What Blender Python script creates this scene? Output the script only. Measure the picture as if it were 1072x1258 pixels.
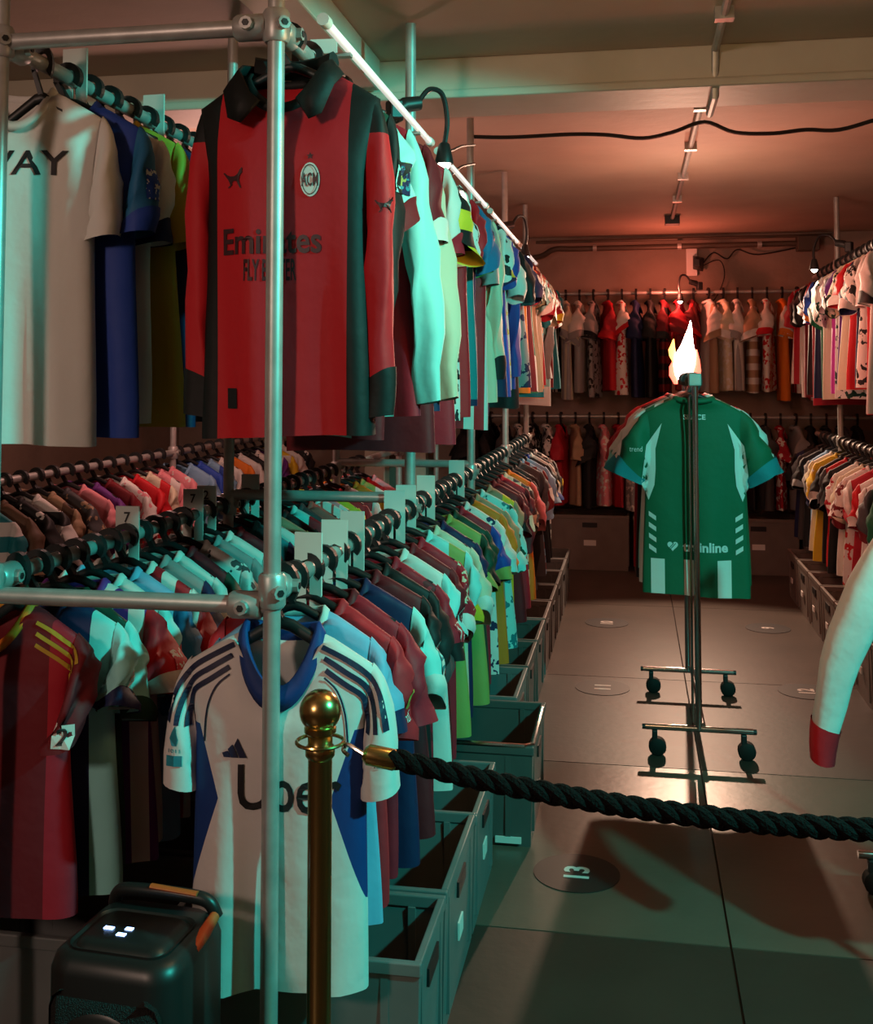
import bpy, bmesh, math, random
from mathutils import Vector, Matrix
from mathutils.bvhtree import BVHTree

# ------------------------------------------------------------------ clear
for o in list(bpy.data.objects):
    bpy.data.objects.remove(o)
S = bpy.context.scene
COL = S.collection
PI = math.pi
R = math.radians

# ------------------------------------------------------------------ camera
F_PX, IW, IH = 1350.0, 1072.0, 1258.0
PITCH = R(3.0)
YAW = math.atan((777 - 536) / F_PX * math.cos(PITCH))
PP_Y = 460 - F_PX * math.tan(PITCH)
cd = bpy.data.cameras.new('camera')
cam = bpy.data.objects.new('camera', cd)
COL.objects.link(cam)
cd.sensor_fit = 'HORIZONTAL'
cd.sensor_width = 36.0
cd.lens = F_PX / IW * 36.0
cd.shift_y = (PP_Y - IH / 2) / IW
cd.clip_start = 0.05
cam.location = (0, 0, 1.45)
cam.rotation_euler = (PI / 2 + PITCH, 0, YAW)
S.camera = cam

# ------------------------------------------------------------------ world, lights, exposure
w = bpy.data.worlds.new('world')
S.world = w
w.use_nodes = True
w.node_tree.nodes['Background'].inputs['Color'].default_value = (0.05, 0.045, 0.04, 1)
w.node_tree.nodes['Background'].inputs['Strength'].default_value = 0.3
S.view_settings.view_transform = 'Standard'
S.view_settings.look = 'None'
S.view_settings.exposure = 0.0
S.view_settings.gamma = 1.0
S.view_settings.use_curve_mapping = False


def light(name, kind, loc, color, power, size=0.1, rot=None, target=None, spot=None, blend=0.5):
    d = bpy.data.lights.new(name, kind)
    o = bpy.data.objects.new(name, d)
    COL.objects.link(o)
    o.location = loc
    d.color = color
    d.energy = power
    if kind == 'AREA':
        d.shape = 'DISK'
        d.size = size
    else:
        d.shadow_soft_size = size
    if kind == 'SPOT':
        d.spot_size = R(spot)
        d.spot_blend = blend
    if target is not None:
        o.rotation_euler = (Vector(target) - Vector(loc)).to_track_quat('-Z', 'Y').to_euler()
    return o


# cyan lamp across the aisle, warm lamp behind the viewer, warm lamps deeper in, plus added fills for ceiling and aisle
light('cyan_stage_lamp', 'SPOT', (1.75, 1.36, 2.42), (0.05, 0.95, 0.80), 340, 0.05, target=(-0.68, 3.25, 0.72), spot=63, blend=0.12)
light('warm_front_lamp', 'AREA', (-1.7, -1.0, 2.15), (1.0, 0.66, 0.52), 26, 0.35, target=(-0.8, 2.2, 1.2))
light('warm_ceiling_fill', 'POINT', (0.1, 2.1, 1.95), (1.0, 0.56, 0.24), 12, 0.2)  # added fill with no fixture, warms the near ceiling
light('warm_deep_lamp', 'SPOT', (0.35, 8.25, 2.0), (1.0, 0.62, 0.42), 250, 0.03, target=(0.25, 4.2, 0.0), spot=80, blend=0.3)
light('warm_aisle_fill', 'POINT', (0.3, 5.7, 2.0), (1.0, 0.58, 0.40), 9.5, 0.12)  # added unseen fill, brightens the ceiling over the mid aisle
light('pink_gap_lamp', 'POINT', (-1.80, 4.6, 1.9), (1.0, 0.50, 0.42), 26, 0.08)


# ------------------------------------------------------------------ materials
MATS = {}


def mat(name, color, rough=0.6, metal=0.0, emit=None, estr=0.0, bump=0.0, bscale=30.0, var=0.0, vscale=6.0, spec=0.5):
    if name in MATS:
        return MATS[name]
    m = bpy.data.materials.new(name)
    m.use_nodes = True
    nt = m.node_tree
    b = nt.nodes['Principled BSDF']
    b.inputs['Base Color'].default_value = (*color, 1)
    b.inputs['Roughness'].default_value = rough
    b.inputs['Metallic'].default_value = metal
    b.inputs['Specular IOR Level'].default_value = spec
    if emit:
        b.inputs['Emission Color'].default_value = (*emit, 1)
        b.inputs['Emission Strength'].default_value = estr
    if bump or var:
        tc = nt.nodes.new('ShaderNodeTexCoord')
    if var:
        n = nt.nodes.new('ShaderNodeTexNoise')
        n.inputs['Scale'].default_value = vscale
        n.inputs['Detail'].default_value = 6
        nt.links.new(tc.outputs['Object'], n.inputs['Vector'])
        r = nt.nodes.new('ShaderNodeValToRGB')
        r.color_ramp.elements[0].position = 0.3
        r.color_ramp.elements[1].position = 0.7
        r.color_ramp.elements[0].color = (*[c * (1 - var) for c in color], 1)
        r.color_ramp.elements[1].color = (*[min(1, c * (1 + var)) for c in color], 1)
        nt.links.new(n.outputs['Fac'], r.inputs['Fac'])
        nt.links.new(r.outputs['Color'], b.inputs['Base Color'])
    if bump:
        n2 = nt.nodes.new('ShaderNodeTexNoise')
        n2.inputs['Scale'].default_value = bscale
        n2.inputs['Detail'].default_value = 4
        nt.links.new(tc.outputs['Object'], n2.inputs['Vector'])
        bp = nt.nodes.new('ShaderNodeBump')
        bp.inputs['Strength'].default_value = bump
        bp.inputs['Distance'].default_value = 0.01
        nt.links.new(n2.outputs['Fac'], bp.inputs['Height'])
        nt.links.new(bp.outputs['Normal'], b.inputs['Normal'])
    MATS[name] = m
    return m


C = dict(
    scarlet=(.62, .02, .03),     white=(.72, .70, .66), cream=(.66, .60, .44), grey=(.30, .30, .30), charcoal=(.06, .06, .065), black=(.012, .013, .014),
    red=(.55, .012, .02), crimson=(.42, .015, .03), maroon=(.16, .010, .016), navy=(.012, .02, .075), blue=(.02, .06, .33),
    royal=(.03, .09, .50), sky=(.22, .42, .62), teal=(.01, .20, .24), aqua=(.30, .72, .70), green=(.008, .13, .06), dgreen=(.008, .05, .03),
    lime=(.30, .35, .09), olive=(.20, .19, .06), yellow=(.75, .52, .03), mustard=(.52, .33, .03), orange=(.72, .19, .015),
    pink=(.75, .26, .30), magenta=(.55, .05, .40), purple=(.14, .03, .22), tan=(.38, .25, .15), brown=(.13, .07, .04), coral=(.75, .10, .08),
    petrol=(.02, .14, .30), silver=(.45, .46, .47))
CN = dict(dgreen='dark green', aqua='pale aqua', lime='lime green', royal='royal blue', petrol='petrol blue', sky='sky blue')


def cname(c):
    return CN.get(c, c)


def fabric(c1, pat='plain', c2='white', k=None):
    key = ('fabric_%s_%s_%s_%s' % (c1, pat, c2, k))
    if key in MATS:
        return MATS[key]
    m = bpy.data.materials.new('fabric_' + c1 + '_' + pat)
    m.use_nodes = True
    nt = m.node_tree
    N, Lk = nt.nodes, nt.links
    b = N['Principled BSDF']
    b.inputs['Roughness'].default_value = 0.62
    b.inputs['Specular IOR Level'].default_value = 0.3
    tc = N.new('ShaderNodeTexCoord')
    nz = N.new('ShaderNodeTexNoise')
    nz.inputs['Scale'].default_value = 14
    nz.inputs['Detail'].default_value = 3
    Lk.new(tc.outputs['Object'], nz.inputs['Vector'])
    bp = N.new('ShaderNodeBump')
    bp.inputs['Strength'].default_value = 0.35
    bp.inputs['Distance'].default_value = 0.012
    Lk.new(nz.outputs['Fac'], bp.inputs['Height'])
    Lk.new(bp.outputs['Normal'], b.inputs['Normal'])
    A = C[c1]
    b.inputs['Base Color'].default_value = (*A, 1)
    if pat != 'plain':
        sp = N.new('ShaderNodeSeparateXYZ')
        Lk.new(tc.outputs['Object'], sp.inputs[0])

        def mth(op, a, v=None, v2=None):
            n = N.new('ShaderNodeMath')
            n.operation = op
            for i, q in enumerate((a, v, v2)):
                if q is None:
                    continue
                if isinstance(q, (int, float)):
                    n.inputs[i].default_value = q
                else:
                    Lk.new(q, n.inputs[i])
            return n.outputs[0]
        x, z = sp.outputs[0], sp.outputs[2]
        if pat == 'vstripes':
            f = mth('GREATER_THAN', mth('SINE', mth('MULTIPLY', x, k or 90.0)), 0.0)
        elif pat == 'pinstripes':
            f = mth('GREATER_THAN', mth('SINE', mth('MULTIPLY', x, k or 160.0)), 0.75)
        elif pat == 'hoops':
            f = mth('GREATER_THAN', mth('SINE', mth('MULTIPLY', z, k or 60.0)), 0.1)
        elif pat == 'bands':
            f = mth('MAXIMUM', mth('COMPARE', z, -0.20, 0.028), mth('COMPARE', z, -0.30, 0.028))
        elif pat == 'band':
            f = mth('COMPARE', z, -0.27, 0.05)
        elif pat == 'sash':
            f = mth('COMPARE', mth('ADD', mth('MULTIPLY', z, 0.55), x), -0.15, 0.045)
        elif pat == 'speckle':
            n3 = N.new('ShaderNodeTexNoise')
            n3.inputs['Scale'].default_value = k or 26
            n3.inputs['Detail'].default_value = 2
            Lk.new(tc.outputs['Object'], n3.inputs['Vector'])
            f = mth('GREATER_THAN', n3.outputs['Fac'], 0.56)
        elif pat == 'check':
            f = mth('GREATER_THAN', mth('MULTIPLY', mth('SINE', mth('MULTIPLY', x, 85.0)), mth('SINE', mth('MULTIPLY', z, 85.0))), 0.0)
        elif pat == 'panel':
            f = mth('GREATER_THAN', mth('ABSOLUTE', x), k or 0.13)
        elif pat == 'diamond':
            f = mth('MULTIPLY', mth('GREATER_THAN', mth('ADD', mth('ABSOLUTE', x), mth('MULTIPLY', mth('ABSOLUTE', mth('ADD', z, 0.30)), -0.34)), k or 0.115), mth('LESS_THAN', z, -0.17))
        elif pat == 'yoke':
            f = mth('GREATER_THAN', z, k or -0.17)
        elif pat == 'halves':
            f = mth('GREATER_THAN', x, 0.0)
        elif pat == 'tail':
            f = mth('LESS_THAN', z, k or -0.45)
        elif pat == 'greenfoot':   # pale vertical blocks low on the body
            f = mth('MULTIPLY', mth('LESS_THAN', z, -0.625), mth('GREATER_THAN', mth('SINE', mth('MULTIPLY', mth('ADD', x, 0.012), 50.0)), 0.25))
        mx = N.new('ShaderNodeMix')
        mx.data_type = 'RGBA'
        Lk.new(f, mx.inputs['Factor'])
        mx.inputs['A'].default_value = (*A, 1)
        mx.inputs['B'].default_value = (*C[c2], 1)
        Lk.new(mx.outputs['Result'], b.inputs['Base Color'])
    MATS[key] = m
    return m


M_STEEL = mat('galvanised_steel', (.46, .46, .44), .42, .45, var=.12, vscale=25)
M_BLACK = mat('black_plastic', (.012, .013, .014), .45)
M_RUBBER = mat('black_rubber', (.010, .009, .008), .7, spec=.3)
M_CHROME = mat('chrome', (.6, .6, .6), .18, 1.0)
M_GOLD = mat('brass', (.62, .46, .17), .24, 1.0)
M_CRATE = mat('grey_crate_plastic', (.15, .16, .16), .5, var=.08, vscale=9)
M_CRATE_D = mat('dark_crate_plastic', (.085, .085, .08), .5, var=.1, vscale=9)
M_CRATE_B = mat('brown_grey_crate_plastic', (.17, .14, .12), .55, var=.1, vscale=9)
M_LABEL = mat('paper_label', (.75, .73, .70), .6)
M_CEIL = mat('painted_concrete_ceiling', (.50, .40, .31), .75, bump=.25, bscale=14, var=.10, vscale=2.2)
M_BEAM = mat('cream_paint', (.62, .57, .46), .6, bump=.12, bscale=20, var=.05)
M_WALL = mat('rough_plaster_wall', (.33, .25, .20), .85, bump=.6, bscale=16, var=.14, vscale=3)
M_FLOOR = mat('concrete_floor', (.066, .050, .038), .42, bump=.06, bscale=30, var=.16, vscale=3.5)
M_JOINT = mat('floor_joint', (.035, .03, .026), .9)
M_CABLE = mat('black_cable', (.014, .012, .011), .5)
M_PIPE = mat('dull_brown_pipe', (.10, .075, .055), .5, .3)
M_TUBE = mat('led_tube_diffuser', (.8, .8, .8), .4, emit=(1, .93, .84), estr=0.6)
M_BULB = mat('lamp_bulb', (1, 1, 1), .3, emit=(1, .86, .68), estr=9)
M_TAG = mat('pale_divider_board', (.62, .66, .62), .5)


# ------------------------------------------------------------------ helpers
def link(o, parent=None):
    COL.objects.link(o)
    if parent is not None:
        o.parent = parent
    return o


def mesh_obj(name, verts, faces, m, parent=None, smooth=False):
    me = bpy.data.meshes.new(name)
    me.from_pydata([tuple(v) for v in verts], [], faces)
    if smooth:
        me.polygons.foreach_set('use_smooth', [True] * len(me.polygons))
    me.update()
    if m:
        me.materials.append(m)
    return link(bpy.data.objects.new(name, me), parent)


def tag(o, label=None, cat=None, group=None, kind=None):
    if label:
        o['label'] = label
    if cat:
        o['category'] = cat
    if group:
        o['group'] = group
    if kind:
        o['kind'] = kind
    return o


def empty(name, loc=(0, 0, 0), rz=0.0, label=None, cat=None, group=None, kind=None):
    o = bpy.data.objects.new(name, None)
    o.empty_display_size = 0.05
    COL.objects.link(o)
    o.location = loc
    o.rotation_euler = (0, 0, rz)
    return tag(o, label, cat, group, kind)


class MB:
    def __init__(s):
        s.v, s.f = [], []

    def add(s, vs, fs):
        n = len(s.v)
        s.v += [Vector(v) for v in vs]
        s.f += [tuple(i + n for i in f) for f in fs]
        return s

    def box(s, x0, x1, y0, y1, z0, z1):
        return s.add([(x0, y0, z0), (x1, y0, z0), (x1, y1, z0), (x0, y1, z0), (x0, y0, z1), (x1, y0, z1), (x1, y1, z1), (x0, y1, z1)],
                     [(0, 3, 2, 1), (4, 5, 6, 7), (0, 1, 5, 4), (1, 2, 6, 5), (2, 3, 7, 6), (3, 0, 4, 7)])

    def tube(s, pts, r, n=10, cap=True, flat=None):
        pts = [Vector(p) for p in pts]
        rs = r if isinstance(r, (list, tuple)) else [r] * len(pts)
        t0 = (pts[1] - pts[0]).normalized()
        up = Vector((0, 0, 1)) if abs(t0.z) < .9 else Vector((1, 0, 0))
        a = t0.cross(up).normalized()
        vs, fs = [], []
        for i, p in enumerate(pts):
            t = (pts[min(i + 1, len(pts) - 1)] - pts[max(i - 1, 0)]).normalized()
            a = (a - t * a.dot(t)).normalized()
            b = t.cross(a)
            for k in range(n):
                q = 2 * PI * k / n
                vs.append(p + (a * math.cos(q) + b * math.sin(q) * (flat or 1)) * rs[i])
        for i in range(len(pts) - 1):
            for k in range(n):
                k2 = (k + 1) % n
                fs.append((i * n + k, i * n + k2, (i + 1) * n + k2, (i + 1) * n + k))
        if cap:
            fs.append(tuple(range(n - 1, -1, -1)))
            fs.append(tuple((len(pts) - 1) * n + k for k in range(n)))
        return s.add(vs, fs)

    def lathe(s, prof, n=24, c=(0, 0, 0), axis='z'):
        vs, fs = [], []
        for (r, z) in prof:
            for k in range(n):
                q = 2 * PI * k / n
                p = (r * math.cos(q), r * math.sin(q), z)
                if axis == 'x':
                    p = (z, r * math.cos(q), r * math.sin(q))
                elif axis == 'y':
                    p = (r * math.cos(q), z, r * math.sin(q))
                vs.append((p[0] + c[0], p[1] + c[1], p[2] + c[2]))
        for i in range(len(prof) - 1):
            for k in range(n):
                k2 = (k + 1) % n
                fs.append((i * n + k, i * n + k2, (i + 1) * n + k2, (i + 1) * n + k))
        fs.append(tuple(range(n - 1, -1, -1)))
        fs.append(tuple((len(prof) - 1) * n + k for k in range(n)))
        return s.add(vs, fs)

    def build(s, name, m, parent=None, smooth=False, bevel=0.0):
        o = mesh_obj(name, s.v, s.f, m, parent, smooth)
        if bevel:
            bv = o.modifiers.new('bevel', 'BEVEL')
            bv.width = bevel
            bv.segments = 2
            bv.limit_method = 'ANGLE'
        if smooth:
            try:
                o.data.set_sharp_from_angle(angle=R(40))
            except Exception:
                pass
        return o


def smooth_path(pts, n=6):
    pts = [Vector(p) for p in pts]
    out = []
    for i in range(len(pts) - 1):
        p0, p1, p2, p3 = pts[max(i - 1, 0)], pts[i], pts[i + 1], pts[min(i + 2, len(pts) - 1)]
        for k in range(n):
            t = k / n
            out.append(0.5 * ((2 * p1) + (p2 - p0) * t + (2 * p0 - 5 * p1 + 4 * p2 - p3) * t * t + (3 * p1 - p0 - 3 * p2 + p3) * t ** 3))
    out.append(pts[-1])
    return out


def text_mesh(txt, width, height, bold=0.0):
    """flat letters, centred on the origin in the XY plane, scaled to width x height"""
    cu = bpy.data.curves.new('lettering', 'FONT')
    cu.body = txt
    cu.size = 1.0
    cu.offset = bold
    cu.resolution_u = 3
    cu.align_x = 'CENTER'
    ob = bpy.data.objects.new('lettering', cu)
    COL.objects.link(ob)
    bpy.context.view_layer.update()
    dg = bpy.context.evaluated_depsgraph_get()
    me = bpy.data.meshes.new_from_object(ob.evaluated_get(dg))
    bpy.data.objects.remove(ob)
    bpy.data.curves.remove(cu)
    vs = [v.co.copy() for v in me.vertices]
    fs = [tuple(p.vertices) for p in me.polygons]
    bpy.data.meshes.remove(me)
    x0, x1 = min(v.x for v in vs), max(v.x for v in vs)
    y0, y1 = min(v.y for v in vs), max(v.y for v in vs)
    for v in vs:
        v.x = ((v.x - x0) / (x1 - x0) - .5) * width
        v.y = ((v.y - y0) / (y1 - y0) - .5) * height
        v.z = 0
    return vs, fs


def bvh_of(objs):
    vs, fs = [], []
    for o in objs:
        n = len(vs)
        vs += [v.co.copy() for v in o.data.vertices]
        fs += [tuple(i + n for i in p.vertices) for p in o.data.polygons]
    return BVHTree.FromPolygons(vs, fs)


def decal(name, vs2, fs, tree, origin, u, v, m, parent, off=0.0025, sub=0):
    """lay a flat shape on cloth: shapes in (u,v) projected along u x v onto the surface"""
    u, v, o = Vector(u), Vector(v), Vector(origin)
    n = u.cross(v).normalized()      # points outwards
    if sub:
        bm = bmesh.new()
        bv = [bm.verts.new((p[0], p[1], 0)) for p in vs2]
        for f in fs:
            try:
                bm.faces.new([bv[i] for i in f])
            except ValueError:
                pass
        bmesh.ops.triangulate(bm, faces=bm.faces[:])
        for _ in range(sub):
            bmesh.ops.subdivide_edges(bm, edges=bm.edges[:], cuts=1, use_grid_fill=True)
        bm.verts.index_update()
        vs2 = [(q.co.x, q.co.y) for q in bm.verts]
        fs = [tuple(q.index for q in f.verts) for f in bm.faces]
        bm.free()
    out = []
    last = 0.0
    for p in vs2:
        q = o + u * p[0] + v * p[1]
        h = tree.ray_cast(q + n * 0.5, -n)
        if h[0] is not None:
            last = (h[0] - q).dot(n)
            out.append(h[0] + n * off)
        else:
            out.append(q + n * (last + off))
    return mesh_obj(name, out, fs, m, parent)


def strip2d(pts, wd):
    """polyline -> ribbon of constant width in 2D"""
    vs, fs = [], []
    for i, p in enumerate(pts):
        a, b = pts[max(i - 1, 0)], pts[min(i + 1, len(pts) - 1)]
        d = Vector((b[0] - a[0], b[1] - a[1])).normalized()
        nx, ny = -d.y, d.x
        vs += [(p[0] + nx * wd / 2, p[1] + ny * wd / 2), (p[0] - nx * wd / 2, p[1] - ny * wd / 2)]
    for i in range(len(pts) - 1):
        fs.append((2 * i, 2 * i + 1, 2 * i + 3, 2 * i + 2))
    return vs, fs


def ellipse2d(a, b, n=28, c=(0, 0)):
    return [(c[0] + a * math.cos(2 * PI * i / n), c[1] + b * math.sin(2 * PI * i / n)) for i in range(n)], [tuple(range(n))]


# ------------------------------------------------------------------ the room
XL, XR, YF, YB, ZC = -3.8, 3.0, -2.2, 8.85, 2.55


def struct(name, mb, m, **k):
    return tag(mb.build(name, m, **k), kind='structure')


fl = struct('floor', MB().box(XL, XR, YF, YB, -0.12, -0.012), M_JOINT)
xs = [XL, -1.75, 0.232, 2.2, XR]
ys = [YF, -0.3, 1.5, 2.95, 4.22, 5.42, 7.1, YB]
M_FL = [M_FLOOR, M_FLOOR, mat('concrete_floor_near_shade', (.030, .023, .017), .5, bump=.06, bscale=30, var=.16, vscale=3.5), mat('concrete_floor_lit_band', (.11, .080, .060), .33, bump=.05, bscale=30, var=.14, vscale=3.5), mat('concrete_floor_shade_band', (.045, .034, .026), .45, bump=.06, bscale=30, var=.2, vscale=3.5), M_FLOOR, M_FLOOR]  # slab tones paint in the floor's lit patch and shaded bands
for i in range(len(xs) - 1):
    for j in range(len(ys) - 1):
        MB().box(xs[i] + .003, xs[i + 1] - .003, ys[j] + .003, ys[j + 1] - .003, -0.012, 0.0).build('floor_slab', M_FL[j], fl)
struct('ceiling', MB().box(XL, XR, YF, YB, ZC, ZC + .1), M_CEIL)
struct('wall_back', MB().box(XL, XR, YB, YB + .12, 0, ZC), M_WALL)
struct('wall_left', MB().box(XL - .12, XL, YF, YB, 0, ZC), M_WALL)
struct('wall_right', MB().box(XR, XR + .12, YF, YB, 0, ZC), M_WALL)
struct('wall_front', MB().box(XL, XR, YF - .12, YF, 0, ZC), M_WALL)
# cross beams with a small moulding, and a beam running above the rack
b = MB().box(XL, XR, 3.72, 3.98, 2.435, ZC)
struct('trim_1', b, M_BEAM, bevel=.006)
struct('trim_2', MB().box(XL, XR, 3.70, 4.0, 2.405, 2.435), M_BEAM, bevel=.008)
struct('trim_3', MB().box(-1.02, -.86, YF, 3.70, 2.44, ZC), M_BEAM, bevel=.006)
struct('trim_4', MB().box(XL, XR, 0.9, 1.15, 2.43, ZC), M_BEAM, bevel=.006)
# white pillars seen in the gap between the rails
struct('trim_5', MB().box(-2.02, -1.86, 8.2, 8.36, 0, ZC), M_BEAM, bevel=.006)
struct('trim_6', MB().box(-1.72, -1.6, 8.5, 8.62, 0, ZC), M_BEAM, bevel=.006)

# pipes along the ceiling and the back wall
cdt = empty('ceiling_conduit', (0.28, 3.0, 2.5), label='grey conduit running along the ceiling above the aisle', cat='conduit')
MB().tube([(0, 0, .03), (0, .7, .03), (0, .745, -.12), (0, 1.0, -.12), (0, 1.04, .03), (0, 4.75, .03)], .013, 8).build('pipe', M_STEEL, cdt, True)
for y in (.35, 1.5, 2.3, 3.1, 3.9):
    MB().box(-.028, .028, y - .02, y + .02, .012, .05).build('clip', M_STEEL, cdt)
MB().box(-.05, .05, 4.72, 4.82, -.01, .05).build('junction_box', M_BLACK, cdt, bevel=.004)
p = MB().tube([(-.75, 8.72, 2.50), (1.5, 8.72, 2.51)], .012, 8).build('wall_conduit', M_PIPE, None, True)
tag(p, 'thin dark conduit running high across the back wall', 'conduit')
pr = empty('heating_pipe', (0, 8.7, 2.44), label='thick brown pipe with bent end under the thin conduit on back wall', cat='pipe')
MB().tube(smooth_path([(-.95, .10, -.07), (-.72, .05, -.05), (-.6, 0, 0), (-.4, 0, 0), (.5, 0, .005), (1.3, 0, .01)]), .022, 10).build('pipe', M_PIPE, pr, True)
MB().box(1.24, 1.40, -.06, .06, -.05, .06).build('end_box', M_PIPE, pr, bevel=.005)
for x in (-.3, .35, .95):
    MB().tube([(x, -.02, 0.004), (x + .03, -.02, .004)], .028, 10).build('bracket', M_STEEL, pr, True)
wl = empty('wall_socket_box', (.47, 8.84, 2.32), label='white socket box with black plug on the back wall', cat='socket')
MB().box(-.05, .035, -.05, 0, -.10, .12).build('box', M_LABEL, wl, bevel=.006)
MB().add([(-.0, -.06, -.05), (.08, -.05, -.07), (.09, -.05, .04), (.0, -.06, .06), (-.0, -.15, -.03), (.05, -.15, -.04), (.05, -.15, .02), (.0, -.15, .03)],
         [(0, 1, 2, 3), (7, 6, 5, 4), (0, 4, 5, 1), (1, 5, 6, 2), (2, 6, 7, 3), (3, 7, 4, 0)]).build('plug', M_BLACK, wl, bevel=.006)
MB().tube(smooth_path([(.08, -.06, 0), (.16, -.05, .08), (.26, -.05, .03), (.34, -.05, .10), (.5, -.04, .06), (.85, -.04, .12)]), .006, 6).build('cable', M_CABLE, wl, True)
MB().tube(smooth_path([(.06, -.06, -.03), (.20, -.05, .02), (.24, -.05, -.10), (.18, -.05, -.26), (.10, -.05, -.34)]), .004, 6).build('cable', M_CABLE, wl, True)

# ------------------------------------------------------------------ pipe racks
RT, RLW = 2.12, 1.045          # upper and lower rail heights
PR = 0.0165


def clamp(loc, axis, parent, screw=(0, -1, 0)):
    m = MB()
    l = .032
    ax = Vector({'x': (1, 0, 0), 'y': (0, 1, 0), 'z': (0, 0, 1)}[axis])
    p = Vector(loc)
    m.tube([p - ax * l, p - ax * (l - .006), p + ax * (l - .006), p + ax * l], [.022, .026, .026, .022], 14)
    sd = Vector(screw)
    m.tube([p + sd * .02, p + sd * .036], .013, 8)
    o = m.build('clamp', M_STEEL, parent, True)
    m2 = MB().tube([p + sd * .0355, p + sd * .038], .007, 6)
    m2.build('set_screw', M_BLACK, o)
    return o


def pipe(name, a, b, parent, r=PR):
    return MB().tube([a, b], r, 14).build(name, M_STEEL, parent, True)


def rack(label, X, posts, y_end, side_x=None, ends=True, rails=(RT, RLW)):
    root = empty('pipe_clothes_rack', (X, posts[0], 0), label=label, cat='clothes rack')
    for y in posts:
        yy = y - posts[0]
        pipe('post', (0, yy, 0.012), (0, yy, ZC - .012), root)
        for z in (0.0, ZC):
            d = .012 if z == 0 else -.012
            MB().lathe([(.055, z), (.055, z + d * .6), (.03, z + d), (.024, z + d * 4)], 18).build('flange', M_STEEL, root, True)
        for z in rails:
            clamp((0, yy, z), 'z', root, screw=(0.7, -0.7, 0) if y == posts[0] else (1, 0, 0))
            if y == posts[0]:
                clamp((0, yy + .055, z), 'y', root, screw=(1, 0, 0))
    for z in rails:
        pipe('rail', (0, 0.02, z), (0, y_end - posts[0], z), root)
    if side_x is not None:
        for z in rails:
            pipe('cross_pipe', (0, 0, z + (.0 if z > 2 else -.028)), (side_x - X, 0, z + (.0 if z > 2 else -.028)), root)
            clamp((-.05, 0, z + (.0 if z > 2 else -.028)), 'x', root, screw=(0, -1, 0))
    return root


XA, XB, XR_, XC = -0.67, -1.25, 1.24, -2.35
P_A = [2.0, 3.30, 4.58, 5.85, 7.0]
rA = rack('galvanised pipe rack beside the aisle, its front post before the red shirt', XA, P_A, 7.45, side_x=XB + .0)
# deeper cross pipes between the two racks
for y in (3.30, 4.58):
    pipe('cross_pipe', (0, y - 2.0, RLW + .03), (XB - XA, y - 2.0, RLW + .03), rA)
rB = rack('galvanised pipe rack standing back to back with the front-post rack', XB, [2.0, 3.30, 4.58, 5.85, 7.0], 7.45)
rR = rack('galvanised pipe rack on the far side of the aisle', XR_, [4.4, 5.7, 7.03], 7.9)
rC = rack('galvanised low pipe rack behind the back-to-back racks', XC, [3.2, 5.4, 7.2], 7.6, rails=(RLW,))
# back wall rails
rW = empty('wall_clothes_rail', (0, 8.5, 0), label='two-tier wall rail hung with shirts across the back wall', cat='clothes rail')
for z in (2.07, 1.13):
    pipe('rail', (-1.45, 0, z), (1.75, 0, z), rW, .014)
    for x in (-1.3, -.35, .62, 1.6):
        MB().tube([(x, 0, z), (x, .345, z)], .011, 8).build('bracket', M_STEEL, rW, True)

# ------------------------------------------------------------------ LED tubes on the upper rails
for i, (y0, y1) in enumerate(((2.06, 3.24), (3.36, 4.52), (4.64, 5.79), (5.91, 6.94))):
    t = empty('led_tube', (XA + .075, y0, RT + .03), label='white LED tube light, %s along the upper rail from the front post' % ('first', 'second', 'third', 'fourth')[i], cat='tube light', group='LED tubes along the aisle rack')
    MB().tube([(0, .02, 0), (0, y1 - y0 - .02, 0)], .009, 10).build('diffuser', M_TUBE, t, True)
    for yy in (0, y1 - y0 - .03):
        MB().tube([(0, yy, 0), (0, yy + .03, 0)], .013, 10).build('end_cap', M_LABEL, t, True)
    for yy in (.2, y1 - y0 - .2):
        MB().box(-.085, .004, yy, yy + .02, -.016, -.008).build('bracket', M_STEEL, t)


# ------------------------------------------------------------------ clip-on gooseneck lamps
def gooseneck(loc, rz, label, power, color=(1, .72, .48), k=1.0, spot=110, kind='SPOT'):
    g = empty('gooseneck_lamp', loc, rz, label, 'lamp', 'clip-on gooseneck lamps')
    c = MB().box(-.02, .02, -.022, .022, -.03, .03)
    c.build('clamp', M_BLACK, g, bevel=.006)
    MB().tube([(0, 0, .0), (.03, 0, .02), (.075, 0, .03)], [.016, .022, .02], 10).build('lamp_body', M_BLACK, g, True)
    n = smooth_path([(.07, 0, .03), (.11, .01, .075), (.16, .03, .07), (.185, .05, 0), (.18, .06, -.07)])
    MB().tube(n, .0075, 8).build('gooseneck', M_BLACK, g, True)
    h = MB().lathe([(.010, .05), (.016, .045), (.026, .0), (.027, -.012), (.024, -.012), (.02, 0)], 14, (.18, .06, -.11)).build('lamp_head', M_BLACK, g, True)
    MB().lathe([(.004, .014), (.016, .006), (.019, -.006), (.012, -.018), (.003, -.022)], 12, (.18, .06, -.118)).build('bulb', M_BULB, h, True)
    d = bpy.data.lights.new('lamp_light', kind)
    d.color = color
    d.energy = power
    if kind == 'SPOT':
        d.spot_size = R(spot)
        d.spot_blend = .6
    d.shadow_soft_size = .02
    lo = bpy.data.objects.new('lamp_light', d)
    COL.objects.link(lo)
    lo.parent = g
    lo.location = (.18, .06, -.15) if kind == 'SPOT' else (.26, .10, -.02)
    return g


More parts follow.
